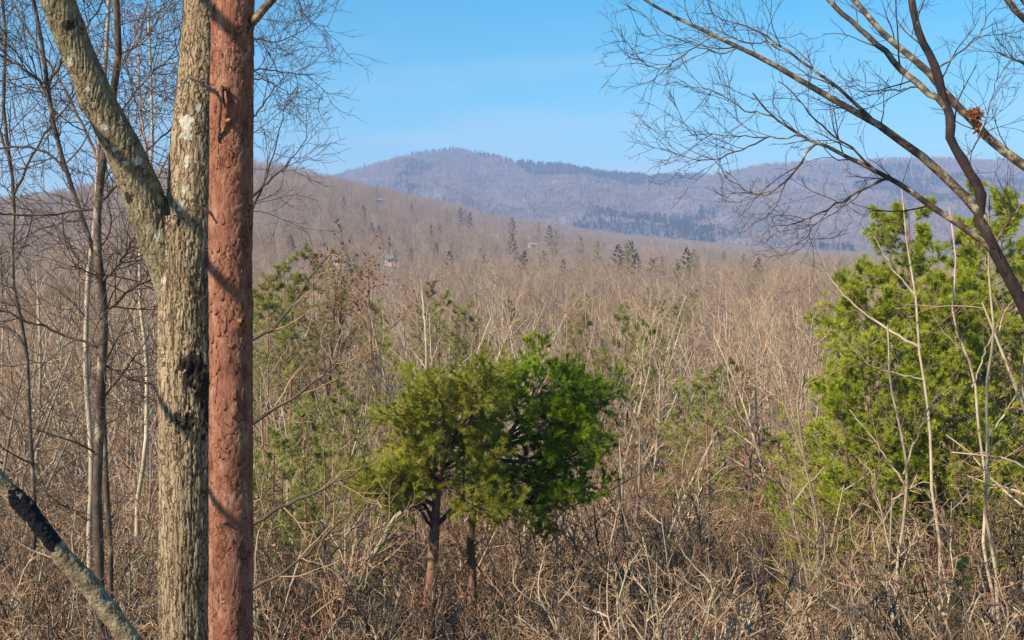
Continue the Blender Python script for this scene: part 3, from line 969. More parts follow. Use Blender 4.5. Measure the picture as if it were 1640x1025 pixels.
FANS = [bare_tree_meshes('fan_tree', 170 + k, 10.0, 30 + 4 * k, 9, .7, 0.0115, 0.06, 5 - k, 0, 'stem_pale', 'twig_tan', .42, .06, th=1.25) for k in range(3)]
for k, (px, py, Y, lab) in enumerate(((688, 436, 52, 'broad pale fan-crowned bare tree left above the olive pine'), (735, 468, 58, 'pale fan-crowned bare tree right of the broadest one above the olive pine'), (625, 505, 47, 'low pale fan-crowned bare tree beside the russet trees'),
                                      (905, 452, 62, 'pale fan-crowned bare tree above the bright green pine'), (952, 470, 55, 'pale fan-crowned bare tree above the right rim of the bright green pine'), (1012, 462, 66, 'pale fan-crowned bare tree right of the bright green pine, far'),
                                      (1172, 445, 60, 'tall pale fan-crowned bare tree in the gap left of the evergreens'), (1225, 470, 54, 'pale fan-crowned bare tree nearest the evergreens, left of them'), (832, 466, 70, 'small pale fan-crowned bare tree above the middle of the two pines'), (1095, 480, 57, 'pale fan-crowned bare tree midway between green pine and evergreens'),
                                      (470, 560, 38, 'pale fan-crowned bare tree just right of the red trunk'), (1270, 500, 45, 'pale fan-crowned bare tree touching the left rim of the evergreens'))):
    p = pt(px, py, Y)
    gz = float(near_z(p[0], p[1]))
    place('bare_tree', FANS[k % 3], p[0], Y, p[2] - gz, 10.0, k * 2.3, lab, 'tree', 'pale fan-crowned bare trees')

# undergrowth: the tangle between the counted shrubs
def merge(pair, name):
    q = Soup()
    for me, mo in zip(pair, (0, 1)):
        V = np.empty(len(me.vertices) * 3, np.float32)
        me.vertices.foreach_get('co', V)
        lt = np.empty(len(me.polygons), np.int32)
        me.polygons.foreach_get('loop_total', lt)
        ls = np.empty(len(me.polygons), np.int32)
        me.polygons.foreach_get('loop_start', ls)
        lv = np.empty(len(me.loops), np.int32)
        me.loops.foreach_get('vertex_index', lv)
        f4 = ls[lt == 4]
        f3 = ls[lt == 3]
        q.add(V.reshape(-1, 3), lv[f4[:, None] + np.arange(4)], lv[f3[:, None] + np.arange(3)] if len(f3) else None, mi=mo)
    return q.mesh(name, [pair[0].materials[0], pair[1].materials[0]])
UND = [merge(p_, 'undergrowth_piece') for p_ in SHRUBS + SAPS]
rng = RS(47)
ux, uy = wedge(rng, 1500, 12.5, 62, .56)
upx = CX + ux / uy * F
ug = near_z(ux, uy)
uh = rng.uniform(2.2, 6.5, len(ux))
cap = canopy(upx, uy)
cap = np.where((upx > 560) & (upx < 1000) & (uy < 26), np.minimum(cap, -(np.where((upx > 630) & (upx < 800), 1030, 905) - HY) / F * uy), cap)
uh = np.minimum(uh, cap - ug)
uk = rng.randint(0, len(UND), len(ux))
ok = uh > 1.2
us = uh / np.where(uk < len(SHRUBS), 3.0, 5.0)
scatter('undergrowth', np.stack([ux, uy, ug - .05], 1)[ok], us[ok], rng.uniform(0, 6.28, ok.sum()), uk[ok], UND)

# ------------------------------------------------------------------ central pines
def pine_hero(label, base_px, Y, trunk, limbs, mat, seed, r0, dens=1.0, tpt=4):
    rng = RS(seed)
    flat = lambda b: b if b > 830 else 830 - (830 - b) * .84
    trunk = [(a, flat(b)) for a, b in trunk]
    low = lambda b: min(b, 790 + .3 * (b - 790))
    limbs = [[(a, flat(b) if k == 0 else low(flat(b))) for k, (a, b) in enumerate(l)] for l in limbs]
    P0 = resample([pt(a, b, Y) for a, b in trunk], 26)
    gz = float(near_z(P0[0, 0], P0[0, 1])) - .1
    P0 = np.concatenate([np.linspace([P0[0, 0], Y, gz], P0[0], 5)[:-1], P0])
    R0 = r0 * np.linspace(1.1, 0.22, len(P0))
    base = P0[0].copy()
    t, tw, cr = Soup(), Soup(), Soup()
    ns = 14
    tubes(t, P0[None], (R0 * (1 + 0.06 * rng.normal(size=len(R0))))[None], ns)
    LP, LR = [], []
    for l in limbs * (3 if mat == 'olive' else 2):
        dy = rng.uniform(-1.7, 1.7)
        jx, jy = (0, 0) if len(LP) < len(limbs) else (rng.normal(0, 22), rng.normal(0, 20))
        l = [(a + jx * k / (len(l) - 1), b + jy * k / (len(l) - 1)) for k, (a, b) in enumerate(l)]
        q = [pt(a, b, Y) + np.array([0, dy * (k / (len(l) - 1)), 0]) for k, (a, b) in enumerate(l)]
        q = resample(q, 12)
        q[1:] += np.cumsum(rng.normal(0, 0.03, (11, 3)), 0)
        LP.append(q)
        LR.append(np.linspace(0.06, 0.012, 12) * (1 if len(LR) < len(limbs) else .55))
    LP, LR = np.stack(LP), np.stack(LR)
    tubes(tw, LP, LR, 6)
    P1, R1 = grow(rng, LP, LR, dict(n=int(11 * dens), t0=.3, ang=52, dang=18, abs=0.68, taper=.45, rr=.5, K=6, wander=.13, up=.06, rmin=.006))
    tubes(tw, P1, R1, 4)
    P2, R2 = grow(rng, P1, R1, dict(n=6, t0=.2, ang=45, dang=14, abs=.42, taper=.3, rr=.6, K=4, wander=.12, up=.10, rmin=.004))
    tubes(tw, P2, R2, 3)
    for S, per in ((P2, tpt), (P1, tpt)):
        b, d = along(S, per, rng, .35, 1.0)
        tufts(cr, rng, b, d, 13, 0.125, 0.0115, (15, 70))
    o = thing('pine_tree', label, 'pine tree', base)
    part('trunk', t.mesh('pine_trunk', M['pine_trunk'], origin=base), o)
    part('branches', tw.mesh('pine_branches', M['twig_dark'], origin=base), o)
    part('crown', cr.mesh('pine_crown', M[mat], origin=base), o)

pine_hero('olive-crowned pine with a forked pinkish trunk, front left of the pair in the middle', 690, 24.0,
          [(686, 1040), (690, 950), (696, 860), (698, 800), (703, 750), (714, 690), (728, 620), (738, 575)],
          [[(697, 850), (670, 820), (640, 790), (600, 775)], [(697, 810), (670, 775), (640, 760), (605, 790)], [(700, 840), (740, 825), (800, 810), (850, 800)], [(700, 770), (684, 720), (668, 670), (655, 640)],
           [(712, 700), (745, 660), (775, 610), (790, 580)], [(722, 640), (700, 610), (685, 585)], [(730, 610), (755, 590), (775, 568)], [(705, 740), (740, 715), (790, 700)], [(702, 760), (690, 700), (700, 640)], [(720, 660), (760, 640), (800, 640)],
           [(703, 760), (730, 760), (770, 770)], [(714, 690), (680, 660), (672, 620)], [(700, 790), (660, 740), (640, 735)]],
          'olive', 51, 0.17, 1.1, 5)
pine_hero('bright green dense-crowned pine behind and right of the olive one in the middle', 755, 25.5,
          [(754, 1040), (757, 930), (752, 860), (760, 800), (775, 740), (800, 690), (835, 640), (865, 590), (880, 555)],
          [[(785, 720), (850, 715), (910, 705), (955, 675)], [(810, 680), (870, 650), (920, 640), (958, 620)], [(850, 620), (850, 585), (830, 560)], [(770, 760), (820, 790), (860, 815), (880, 830)], [(868, 590), (905, 580), (940, 600)],
           [(790, 700), (840, 680), (890, 690), (930, 720)], [(780, 730), (830, 750), (880, 760), (925, 765)], [(830, 650), (815, 610), (812, 580)], [(870, 580), (890, 565), (905, 555)], [(845, 630), (900, 610), (945, 610)], [(800, 690), (860, 740), (900, 790)],
           [(850, 620), (880, 640), (915, 670)], [(865, 590), (870, 620), (890, 650)], [(775, 745), (790, 770), (800, 790)]],
          'green', 52, 0.13, 1.25, 6)

# ------------------------------------------------------------------ yellow-green evergreens on the right
EVG = [conifer_meshes('evergreen', 700 + k, 12, 2.7, 'yellow_green', 84, 11, 4, 11, 0.14, 0.014, clear=0.06, ang=58, up=0.07, shape=([0, .12, .35, .6, .85, 1], [.85, 1.0, 1.0, .85, .55, .2]), trunk='stem_mid', n3=3) for k in range(2)]
for px, py, Y, v, lab in ((1455, 340, 28, 0, 'broadest yellow-green evergreen behind the pale saplings'), (1585, 312, 29.5, 1, 'tallest yellow-green evergreen, behind the leaning bare tree'), (1385, 440, 27, 1, 'short bushy yellow-green evergreen at the left foot of the broadest one'),
                          (1690, 360, 31, 0, 'yellow-green evergreen cut off by the right edge of the picture'), (1525, 450, 26.5, 0, 'lower yellow-green evergreen in front of the two tallest evergreens'), (1350, 590, 25.5, 0, 'lowest yellow-green evergreen at the left end of the group')):
    p = pt(px, py, Y)
    gz = float(near_z(p[0], p[1]))
    t = thing('evergreen_tree', lab, 'evergreen tree', (p[0], Y, gz), 'yellow-green evergreens on the right', px * .01, (p[2] - gz) / 12.0)
    part('trunk', EVG[v][0], t)
    part('crown', EVG[v][1], t, kind='stuff')

# thin bare trees veiling the evergreens
rng = RS(77)
for k, w in enumerate(('left of the broadest evergreen', 'at the left rim of the broadest evergreen', 'over the short bushy evergreen', 'before the middle of the broadest evergreen', 'right of the straight pale sapling', 'left of the curved pale sapling',
                       'right of the curved pale sapling', 'low before the two tallest evergreens', 'beside the upright sapling near the right edge', 'at the very right edge')):
    Y = rng.uniform(19, 24)
    px = 1290 + k * 36 + rng.normal(0, 8)
    py = (520, 470, 560, 600, 480, 640, 520, 660, 560, 520)[k]
    p = pt(px, py, Y)
    gz = float(near_z(p[0], p[1]))
    place('bare_tree', SAPS[(0, 2, 1, 4, 0, 3, 2, 0, 1, 4)[k]], p[0], Y, p[2] - gz, 6.5, k * 1.3, 'slender bare tree veiling the evergreens, ' + w, 'tree', 'slender trees veiling the evergreens', tilt=(rng.normal(0, .05), rng.normal(0, .10)))

# ------------------------------------------------------------------ traced bare trees
def traced_tree(name, label, Y, trunks, limbs, seed, mats, lv1, lv2, lv3, depth=0.25, lean_y=0.0, root=True, group=None, trunk_sides=12, thin=1.0):
    """trunks / limbs: (list of photo points, radius at start, radius at end)"""
    rng = RS(seed)
    t, l, c = Soup(), Soup(), Soup()
    base = None
    allP, allR = [], []
    for j, (poly, ra, rb) in enumerate(trunks):
        q = np.array([pt(a, b, Y) for a, b in poly])
        if j == 0 and root:
            gz = float(near_z(q[0, 0], Y)) - .1
            if q[0, 2] > gz + .3:
                q = np.concatenate([[[q[0, 0] + .02, Y, gz]], q])
        q = resample(q, 24)
        q[1:, 0] += (vnoise(np.arange(23) * .45, seed, j, 3) - .5) * .16 * Y / 15
        q[:, 1] += lean_y * np.linspace(0, 1, 24)
        rad = np.linspace(ra, rb, 24) * (1 + 0.05 * rng.normal(size=24))
        if base is None:
            base = q[0].copy()
        tubes(t, q[None], rad[None], trunk_sides)
        allP.append(resample(q, 16))
        allR.append(np.linspace(ra, rb, 16))
    for poly, ra, rb in limbs:
        Y0, bd = Y, 1e9
        for A in allP:
            A2 = resample(A, 60)
            e = np.hypot(A2[:, 0] / A2[:, 1] * F + CX - poly[0][0], HY - A2[:, 2] / A2[:, 1] * F - poly[0][1])
            if e.min() < bd:
                bd, Y0 = e.min(), A2[e.argmin(), 1]
        q = np.array([pt(a, b, Y0) for a, b in poly])
        dy = rng.uniform(-1, 1) * depth * np.linalg.norm(q[-1] - q[0])
        q = resample(q, 16)
        q[:, 1] += dy * np.linspace(0, 1, 16) ** 1.2
        q[1:] += rng.normal(0, 0.012, (15, 3))
        if allP:
            near = np.concatenate([resample(A, 60) for A in allP])
            e = np.hypot(near[:, 0] / near[:, 1] * F + CX - poly[0][0], HY - near[:, 2] / near[:, 1] * F - poly[0][1])
            q += (near[e.argmin()] - q[0]) * ((1 - np.linspace(0, 1, 16)) ** 1.5)[:, None]
        rad = np.linspace(ra, rb, 16) * thin
        tubes(l, q[None], rad[None], 7)
        allP.append(q)
        allR.append(rad)
    P, R = np.stack(allP), np.stack(allR)
    for lv in (lv1, lv2, lv3):
        if lv is None:
            break
        P, R = grow(rng, P, R, lv)
        tubes(c, P, R, 3)
    o = thing(name, label, 'tree', base, group)
    part('trunk', t.mesh('traced_trunk', M[mats[0]], origin=base), o)
    if limbs:
        part('limbs', l.mesh('traced_limbs', M[mats[1]], origin=base), o)
    if c.n:
        part('twigs', c.mesh('traced_twigs', M[mats[2]], origin=base), o, kind='stuff')
    return o

T1 = dict(n=8, t0=.18, ang=40, dang=14, abs=1.0, taper=.35, rr=.6, K=7, wander=.13, curve=.05, up=.05, rmin=.0055, slim=.014)
T2 = dict(n=4, t0=.15, ang=40, dang=15, abs=.5, taper=.35, rr=.7, K=5, wander=.17, up=.05, rmin=.004, rend=.003)
T3 = dict(n=3, t0=.2, ang=42, dang=15, abs=.22, taper=.3, rr=.8, K=3, wander=.18, up=.05, rmin=.003, rend=.0024)
traced_tree('leaning_tree', 'large bare tree leaning in from the right edge with branches fanned over the sky', 14.0,
    [([(1735, 760), (1700, 620), (1655, 500), (1622, 440), (1598, 405), (1580, 372)], 0.13, 0.076),
     ([(1580, 372), (1573, 334), (1558, 281), (1534, 233), (1507, 176), (1497, 114), (1481, 79), (1468, 44), (1459, 0), (1452, -70)], 0.068, 0.042)],
    [([(1507, 176), (1494, 162), (1446, 114), (1424, 79), (1393, 48), (1358, 9), (1330, -30)], .055, .035),
     ([(1576, 352), (1565, 338), (1521, 290), (1477, 255), (1437, 219), (1407, 193), (1358, 178), (1314, 149), (1279, 125), (1240, 101), (1187, 79), (1134, 48), (1095, 35), (1055, 9), (1010, -15)], .075, .018),
     ([(1596, 402), (1578, 386), (1551, 364), (1507, 338), (1486, 316), (1459, 294), (1424, 272), (1389, 255), (1345, 235), (1314, 224), (1284, 206), (1253, 180), (1231, 162), (1222, 138)], .06, .012),
     ([(1314, 224), (1292, 246), (1275, 276), (1253, 298), (1218, 314), (1187, 298), (1166, 278)], .022, .006),
     ([(1428, 283), (1389, 298), (1358, 316), (1332, 334), (1301, 351), (1275, 360), (1235, 363)], .024, .006),
     ([(1301, 351), (1295, 373), (1299, 386)], .012, .005),
     ([(1407, 193), (1376, 162), (1336, 127), (1292, 97), (1253, 66), (1213, 40), (1161, 22)], .032, .008),
     ([(1415, 259), (1371, 233), (1332, 211), (1301, 193), (1266, 158), (1235, 136)], .02, .007),
     ([(1253, 176), (1191, 171), (1161, 154), (1126, 145)], .014, .005),
     ([(1292, 211), (1235, 215), (1191, 215), (1139, 211), (1095, 215)], .014, .005),
     ([(1231, 219), (1196, 237), (1161, 250), (1126, 255), (1095, 252), (1068, 237)], .014, .005),
     ([(1253, 66), (1187, 66), (1139, 48)], .012, .005),
     ([(1126, 79), (1082, 105), (1047, 119), (1016, 92)], .012, .004),
     ([(1455, 158), (1424, 154), (1380, 154)], .016, .005),
     ([(1497, 114), (1530, 90), (1560, 60), (1580, 20)], .016, .006), ([(1545, 255), (1570, 225), (1580, 180), (1590, 120)], .014, .005), ([(1187, 79), (1150, 90), (1110, 75), (1060, 60), (1015, 65)], .012, .004),
     ([(1590, 395), (1620, 350), (1650, 320)], .03, .01)],
    61, ('black_stem', 'limb_lichen', 'twig_dark'), T1, T2, T3, depth=0.22, thin=.85)

traced_tree('lichen_tree', 'pale lichened tree behind the leaning one, its limb crossing the right edge', 17.0,
    [([(1800, 900), (1775, 700), (1745, 480), (1720, 320)], 0.16, 0.1)],
    [([(1720, 320), (1640, 263), (1608, 241), (1578, 215), (1551, 176), (1512, 127), (1472, 83), (1420, 40), (1393, 0), (1370, -40)], .085, .04),
     ([(1720, 330), (1700, 200), (1680, 95), (1635, 66), (1595, 35), (1560, 0), (1540, -30)], .08, .04),
     ([(1700, 140), (1640, 105), (1595, 88)], .03, .012), ([(1635, 66), (1640, 20), (1625, -30)], .05, .04)],
    62, ('stem_pale', 'limb_lichen', 'twig_dark'), dict(T1, n=8), T2, dict(T3, n=2))

# left-hand slim trees whose tops cross the sky
S1 = dict(n=18, t0=.12, ang=58, dang=16, abs=1.7, taper=.45, rr=.5, K=8, wander=.12, curve=.05, up=.05, rmin=.008, slim=.012)
S2 = dict(n=6, t0=.15, ang=45, dang=15, abs=.8, taper=.35, rr=.6, K=5, wander=.16, up=.06, rmin=.0055, rend=.004)
S3 = dict(n=4, t0=.2, ang=42, dang=15, abs=.36, taper=.3, rr=.7, K=3, wander=.18, up=.05, rmin=.004, rend=.003)
traced_tree('slim_tree', 'slim dark-sided tree left of the big forked oak, pale at its top', 15.0,
    [([(165, 1040), (162, 850), (160, 720), (158, 620), (159, 520), (156, 430), (155, 330), (159, 260), (166, 220), (177, 150), (183, 60), (187, -40)], .082, .045)],
    [([(168, 447), (195, 420), (222, 381)], .025, .018), ([(164, 505), (210, 463), (250, 443)], .025, .015), ([(160, 343), (110, 348), (66, 350), (0, 343), (-40, 330)], .02, .01), ([(150, 560), (100, 540), (40, 510), (-20, 480)], .02, .01), ([(160, 590), (200, 610), (250, 622)], .015, .01), ([(157, 330), (180, 300), (215, 250), (250, 215), (275, 190)], .02, .008), ([(172, 200), (215, 150), (260, 110), (300, 90)], .015, .006)],
    63, ('stem_dark', 'twig_dark', 'twig_dark'), S1, S2, S3)
traced_tree('slim_tree', 'reddish slim tree at the left edge, slanting from upper left into the dark-sided one', 16.5,
    [([(175, 1040), (168, 700), (160, 430), (150, 350), (135, 330), (118, 300), (100, 240), (90, 190), (72, 90), (58, 0), (50, -60)], .055, .03)],
    [([(90, 190), (62, 129), (30, 105), (-20, 80)], .03, .015), ([(172, 268), (120, 240), (70, 230), (0, 238), (-30, 245)], .022, .012), ([(80, 130), (120, 70), (160, 20), (180, -40)], .02, .008)],
    64, ('stem_dark', 'twig_dark', 'twig_dark'), S1, S2, S3)
traced_tree('slim_tree', 'pale double-stemmed slim tree rising beside the left limb of the oak', 19.0,
    [([(150, 1040), (150, 760), (140, 500), (145, 330), (158, 200), (168, 100), (172, -40)], .055, .035)], [([(150, 260), (120, 170), (60, 60), (20, -20)], .03, .012), ([(160, 170), (200, 90), (260, 30), (290, -20)], .02, .01)],
    65, ('stem_pale', 'twig_tan', 'twig_dark'), S1, S2, S3)
traced_tree('slim_tree', 'slim tree hidden behind the red pine, its twigs showing right of it', 20.0,
    [([(385, 1040), (383, 800), (382, 500), (380, 280), (375, 120), (372, -60)], .11, .06)],
    [([(383, 250), (410, 190), (440, 150), (460, 130)], .025, .008), ([(382, 330), (430, 290), (470, 250), (492, 220)], .028, .006), ([(378, 120), (420, 105), (460, 115), (500, 118)], .022, .006), ([(376, 60), (440, 70), (480, 50), (497, 35)], .02, .006), ([(382, 380), (420, 300), (440, 230), (455, 160)], .025, .006), ([(384, 120), (430, 128), (465, 152)], .02, .005), ([(380, 60), (425, 20), (470, -20)], .03, .02), ([(470, -20), (485, 20), (500, 36), (526, 41)], .015, .005)],
    66, ('stem_mid', 'twig_dark', 'twig_dark'), dict(S1, n=8, abs=1.2), dict(S2, n=5), S3)
traced_tree('slim_tree', 'slim tree at the far left edge crowding the sky with twigs', 22.0,
    [([(60, 1040), (50, 760), (30, 500), (25, 330), (10, 150), (5, -60)], .055, .03)], [([(25, 330), (60, 230), (110, 150), (150, 60)], .03, .01), ([(20, 250), (-20, 150), (-60, 60)], .03, .01)],
    67, ('stem_dark', 'twig_dark', 'twig_dark'), dict(S1, abs=2.2), S2, S3)
traced_tree('slim_tree', 'slim tree behind the fork of the oak filling it with fine twigs', 24.0,
    [([(225, 1040), (228, 760), (232, 500), (235, 330), (238, 150), (240, 20)], .06, .025)], [([(235, 330), (262, 260), (285, 210), (300, 150)], .03, .01), ([(235, 260), (215, 150), (205, 60), (200, 0)], .03, .01)],
    68, ('stem_pale', 'twig_tan', 'twig_red'), dict(S1, abs=2.0), S2, S3)

# pale stems standing in front of the evergreens
E1 = dict(n=7, t0=.2, ang=40, dang=12, abs=1.3, taper=.5, rr=.5, K=7, wander=.10, up=.06, rmin=.008, slim=.012)
E2 = dict(n=5, t0=.2, ang=42, dang=15, abs=.55, taper=.35, rr=.6, K=4, wander=.15, up=.05, rmin=.0055)
for n, (Y, tr, lb, lab) in enumerate([
    (20.0, [(1502, 1040), (1500, 760), (1497, 656), (1491, 613), (1475, 540), (1466, 461), (1457, 400), (1448, 320), (1442, 300)], [([(1475, 549), (1414, 516), (1372, 485), (1330, 430)], .028, .01), ([(1466, 470), (1430, 430), (1400, 380)], .02, .008), ([(1491, 613), (1440, 600), (1400, 590), (1360, 560)], .02, .008)], 'pale straight sapling in front of the broad evergreen, with a branch slanting up left'),
    (21.0, [(1590, 1040), (1575, 760), (1564, 644), (1546, 565), (1530, 504), (1526, 412), (1522, 330)], [([(1546, 565), (1500, 520), (1480, 480)], .02, .008), ([(1560, 620), (1580, 560), (1600, 520)], .02, .008)], 'pale curved sapling in front of the evergreens, midway to the right edge'),
    (19.0, [(1600, 1040), (1592, 790), (1590, 640), (1588, 520), (1587, 430), (1585, 350)], [([(1590, 700), (1640, 620)], .02, .008)], 'pale upright sapling nearest the right edge before the evergreens'),
    (18.0, [(1440, 1040), (1445, 880), (1452, 760), (1440, 690), (1426, 650), (1423, 580), (1420, 520)], [([(1447, 780), (1400, 700), (1370, 660)], .02, .008), ([(1450, 760), (1470, 690), (1500, 620)], .02, .008)], 'short pale forked sapling low in front of the broad evergreen'),
    (23.0, [(1330, 1040), (1315, 850), (1300, 740), (1285, 650), (1270, 560), (1262, 480), (1250, 430)], [([(1300, 740), (1260, 650), (1230, 580), (1200, 520)], .03, .01), ([(1285, 650), (1300, 560), (1310, 500)], .02, .008)], 'pale leaning sapling left of the evergreens')]):
    traced_tree('pale_sapling', lab, Y, [([(a + random.gauss(0, 4), b) for a, b in tr], .042, .014)], lb, 70 + n, ('stem_pale', 'stem_pale', 'twig_tan'), E1, E2, None)
# bare forked tree low between the red pine and the green pine
traced_tree('forked_tree', 'stout pale forked tree low down between red trunk and green pine', 21.0, [([(555, 1060), (553, 985), (556, 940)], .13, .1)],
    [([(556, 945), (545, 920), (538, 905)], .07, .05), ([(556, 960), (580, 920), (600, 890), (622, 850), (640, 825)], .085, .05), ([(575, 930), (590, 870), (592, 830)], .03, .015), ([(553, 960), (565, 900), (570, 850)], .06, .03)], 80, ('stem_pale', 'stem_pale', 'twig_tan'), E1, E2, None)
# long dark boughs reaching in from behind the red pine
traced_tree('forked_tree', 'tree behind the red trunk with long boughs reaching out to the right', 13.5, [([(378, 1060), (380, 900), (380, 700), (378, 520)], .09, .05)],
    [([(380, 690), (430, 655), (480, 630), (520, 600), (550, 570)], .03, .008), ([(381, 860), (430, 825), (500, 790), (560, 760), (600, 735)], .028, .008), ([(380, 960), (430, 935), (480, 900), (530, 850), (580, 800)], .026, .008), ([(379, 560), (430, 540), (470, 490), (500, 430), (530, 400)], .022, .006)], 81, ('stem_mid', 'twig_dark', 'twig_tan'), dict(E1, n=6, abs=1.0), E2, None)

# ------------------------------------------------------------------ the big oak and the red pine in front
def bark_tube(poly, radii, nu, nv, disp):
    P = resample(poly, nv)
    d = np.linspace(0, 1, nv)
    R = np.interp(d, np.linspace(0, 1, len(radii)), radii)
    T = np.gradient(P, axis=0)
    T = norm(T)
    n1 = norm(np.cross(T, np.array([0.0, 1.0, 0.0])) )
    n2 = np.cross(T, n1)
    a = np.linspace(0, 2 * math.pi, nu, endpoint=False)
    dirs = np.cos(a)[None, :, None] * n1[:, None] + np.sin(a)[None, :, None] * n2[:, None]
    base = P[:, None] + dirs * R[:, None, None]
    V = base + dirs * disp(base, dirs, R)[..., None]
    i = np.arange(nv - 1)[:, None] * nu + np.arange(nu)[None]
    j = np.arange(nv - 1)[:, None] * nu + (np.arange(nu)[None] + 1) % nu
    Q = np.stack([i, j, j + nu, i + nu], -1).reshape(-1, 4)
    return V.reshape(-1, 3), Q

def mark_faces(V, Q, marks, seed=0):
    """material index per face: irregular spots of painted shade, dark bark or lichen on the side that faces the view"""
    C = V[Q].mean(1)
    N = np.cross(V[Q[:, 1]] - V[Q[:, 0]], V[Q[:, 3]] - V[Q[:, 0]])
    mi = np.zeros(len(Q), int)
    wob = (fbm(C[:, 0] * 26, C[:, 1] * 26, C[:, 2] * 20, 4, 71 + seed) - .5) * 2.6
    for (c, w, h, m) in marks:
        d = np.sqrt(((C[:, 0] - c[0]) / w) ** 2 + ((C[:, 2] - c[2]) / h) ** 2)
        mi[(d + wob < 1) & (C[:, 1] < c[1] + .12)] = m
    return mi

def add_bark(soup, tube, marks=(), seed=0):
    V, Q = tube
    mi = mark_faces(V, Q, marks, seed)
    for m in np.unique(mi):
        if m == mi.max() and m == 0:
            soup.add(V, Q)
            return
    n0 = soup.n
    soup.add(V)
    for m in np.unique(mi):
        soup.q.append(Q[mi == m] + n0)
        soup.qm.append(np.full((mi == m).sum(), m))

def bumps(base, spots):
    d = 0
    for (c, r, h) in spots:
        q = np.linalg.norm(base - np.asarray(c), axis=-1) / r
        d = d + h * np.exp(-q * q * 1.5)
    return d

OY = 9.3
def oak_disp(spots=(), k=1.0):
    def f(b, dirs, R):
        wx = (vnoise(b[..., 0] * 5, b[..., 1] * 5, b[..., 2] * 3, 4) - .5) * .05
        f1, f2, c = worley((b[..., 0] + wx) / .034, (b[..., 1] + wx) / .034, (b[..., 2] + wx * 3) / .75, 8)
        g1, g2, e = worley((b[..., 0]) / .018, (b[..., 1]) / .018, b[..., 2] / .20, 18)
        d = 0.011 * sstep(0.0, 0.16, f2 - f1) + 0.004 * c + 0.004 * sstep(0, .3, g2 - g1) + .003 * e + (fbm(b[..., 0] * 60, b[..., 1] * 60, b[..., 2] * 22, 2, 43) - .5) * .012
        d = d + (fbm(b[..., 0] * 2.2, b[..., 1] * 2.2, b[..., 2] * 1.3, 3, 41) - .5) * 0.035
        return d * k + bumps(b, spots)
    return f

oak_base = np.array([pt(300, 440, OY)[0], OY, -6.6])
k1, k2 = pt(308, 592, OY - .2), pt(290, 672, OY - .2)
S = Soup()
tr_poly = [np.array([oak_base[0] + .02, OY, -6.6]), pt(299, 1025, OY), pt(302, 800, OY), pt(303, 620, OY), pt(304, 480, OY), pt(300, 410, OY)]
add_bark(S, bark_tube(tr_poly + [pt(296, 350, OY + .03)], [.31, .222, .215, .215, .222, .25, .21], 170, 820, oak_disp([(k1, .14, .03), (k1, .07, -.05), (k2, .13, .03), (k2, .06, -.04)])), [((k1[0] + .01, k1[1], k1[2]), .10, .15, 1), ((k2[0] + .04, k2[1], k2[2]), .09, .07, 1), (pt(330, 640, OY - .2), .05, .25, 1), (pt(262, 448, OY - .2), .02, .04, 2)])  # dark blotches beside the red pine are shade painted into the bark
S2_ = Soup()
add_bark(S2_, bark_tube([pt(305, 470, OY), pt(307, 400, OY), pt(310, 330, OY + .04), pt(313, 240, OY + .1), pt(320, 140, OY + .18), pt(326, 40, OY + .25), pt(328, -60, OY + .3), pt(334, -500, OY + .6)], [.20, .205, .195, .17, .155, .145, .135, .10], 140, 760, oak_disp([(pt(297, 210, OY - .1), .1, .015)], .6)), [(pt(px, py, OY - .15), w, h, 2) for px, py, w, h in [(306, 135, .045, .05), (295, 190, .06, .05), (297, 203, .05, .05), (292, 214, .06, .045), (299, 260, .02, .05), (290, 330, .02, .04), (297, 305, .025, .03), (312, 170, .02, .03), (300, 105, .03, .03), (305, 60, .025, .05), (283, 350, .02, .03)]] + [(pt(326, 95, OY - .1), .06, .12, 1)], 3)  # the dark upper blotch is a shadow painted on the limb
S3_ = Soup()
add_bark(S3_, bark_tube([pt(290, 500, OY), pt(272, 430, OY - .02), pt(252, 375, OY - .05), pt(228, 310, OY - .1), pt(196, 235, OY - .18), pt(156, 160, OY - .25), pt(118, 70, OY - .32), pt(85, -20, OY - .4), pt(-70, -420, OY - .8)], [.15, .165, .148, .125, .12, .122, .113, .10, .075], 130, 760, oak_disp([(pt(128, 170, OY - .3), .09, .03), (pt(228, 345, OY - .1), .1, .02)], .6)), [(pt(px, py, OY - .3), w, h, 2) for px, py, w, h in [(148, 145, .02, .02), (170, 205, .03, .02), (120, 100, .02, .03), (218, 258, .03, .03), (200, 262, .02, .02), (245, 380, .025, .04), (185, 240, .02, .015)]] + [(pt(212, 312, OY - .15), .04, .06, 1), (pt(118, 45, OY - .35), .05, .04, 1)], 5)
oak = thing('oak_tree', 'big forked grey-brown oak with furrowed bark behind the red pine trunk', 'tree', oak_base)
part('trunk', S.mesh('oak_trunk', [M['oak'], M['shade_scar'], M['lichen']], origin=oak_base), oak)
part('limb', S2_.mesh('oak_right_limb', [M['oak'], M['shade_scar'], M['lichen']], origin=oak_base), oak, 'upright right limb with white lichen patches')
part('limb', S3_.mesh('oak_left_limb', [M['mossy'], M['shade_scar'], M['lichen']], origin=oak_base), oak, 'left limb leaning away with greenish lichen')
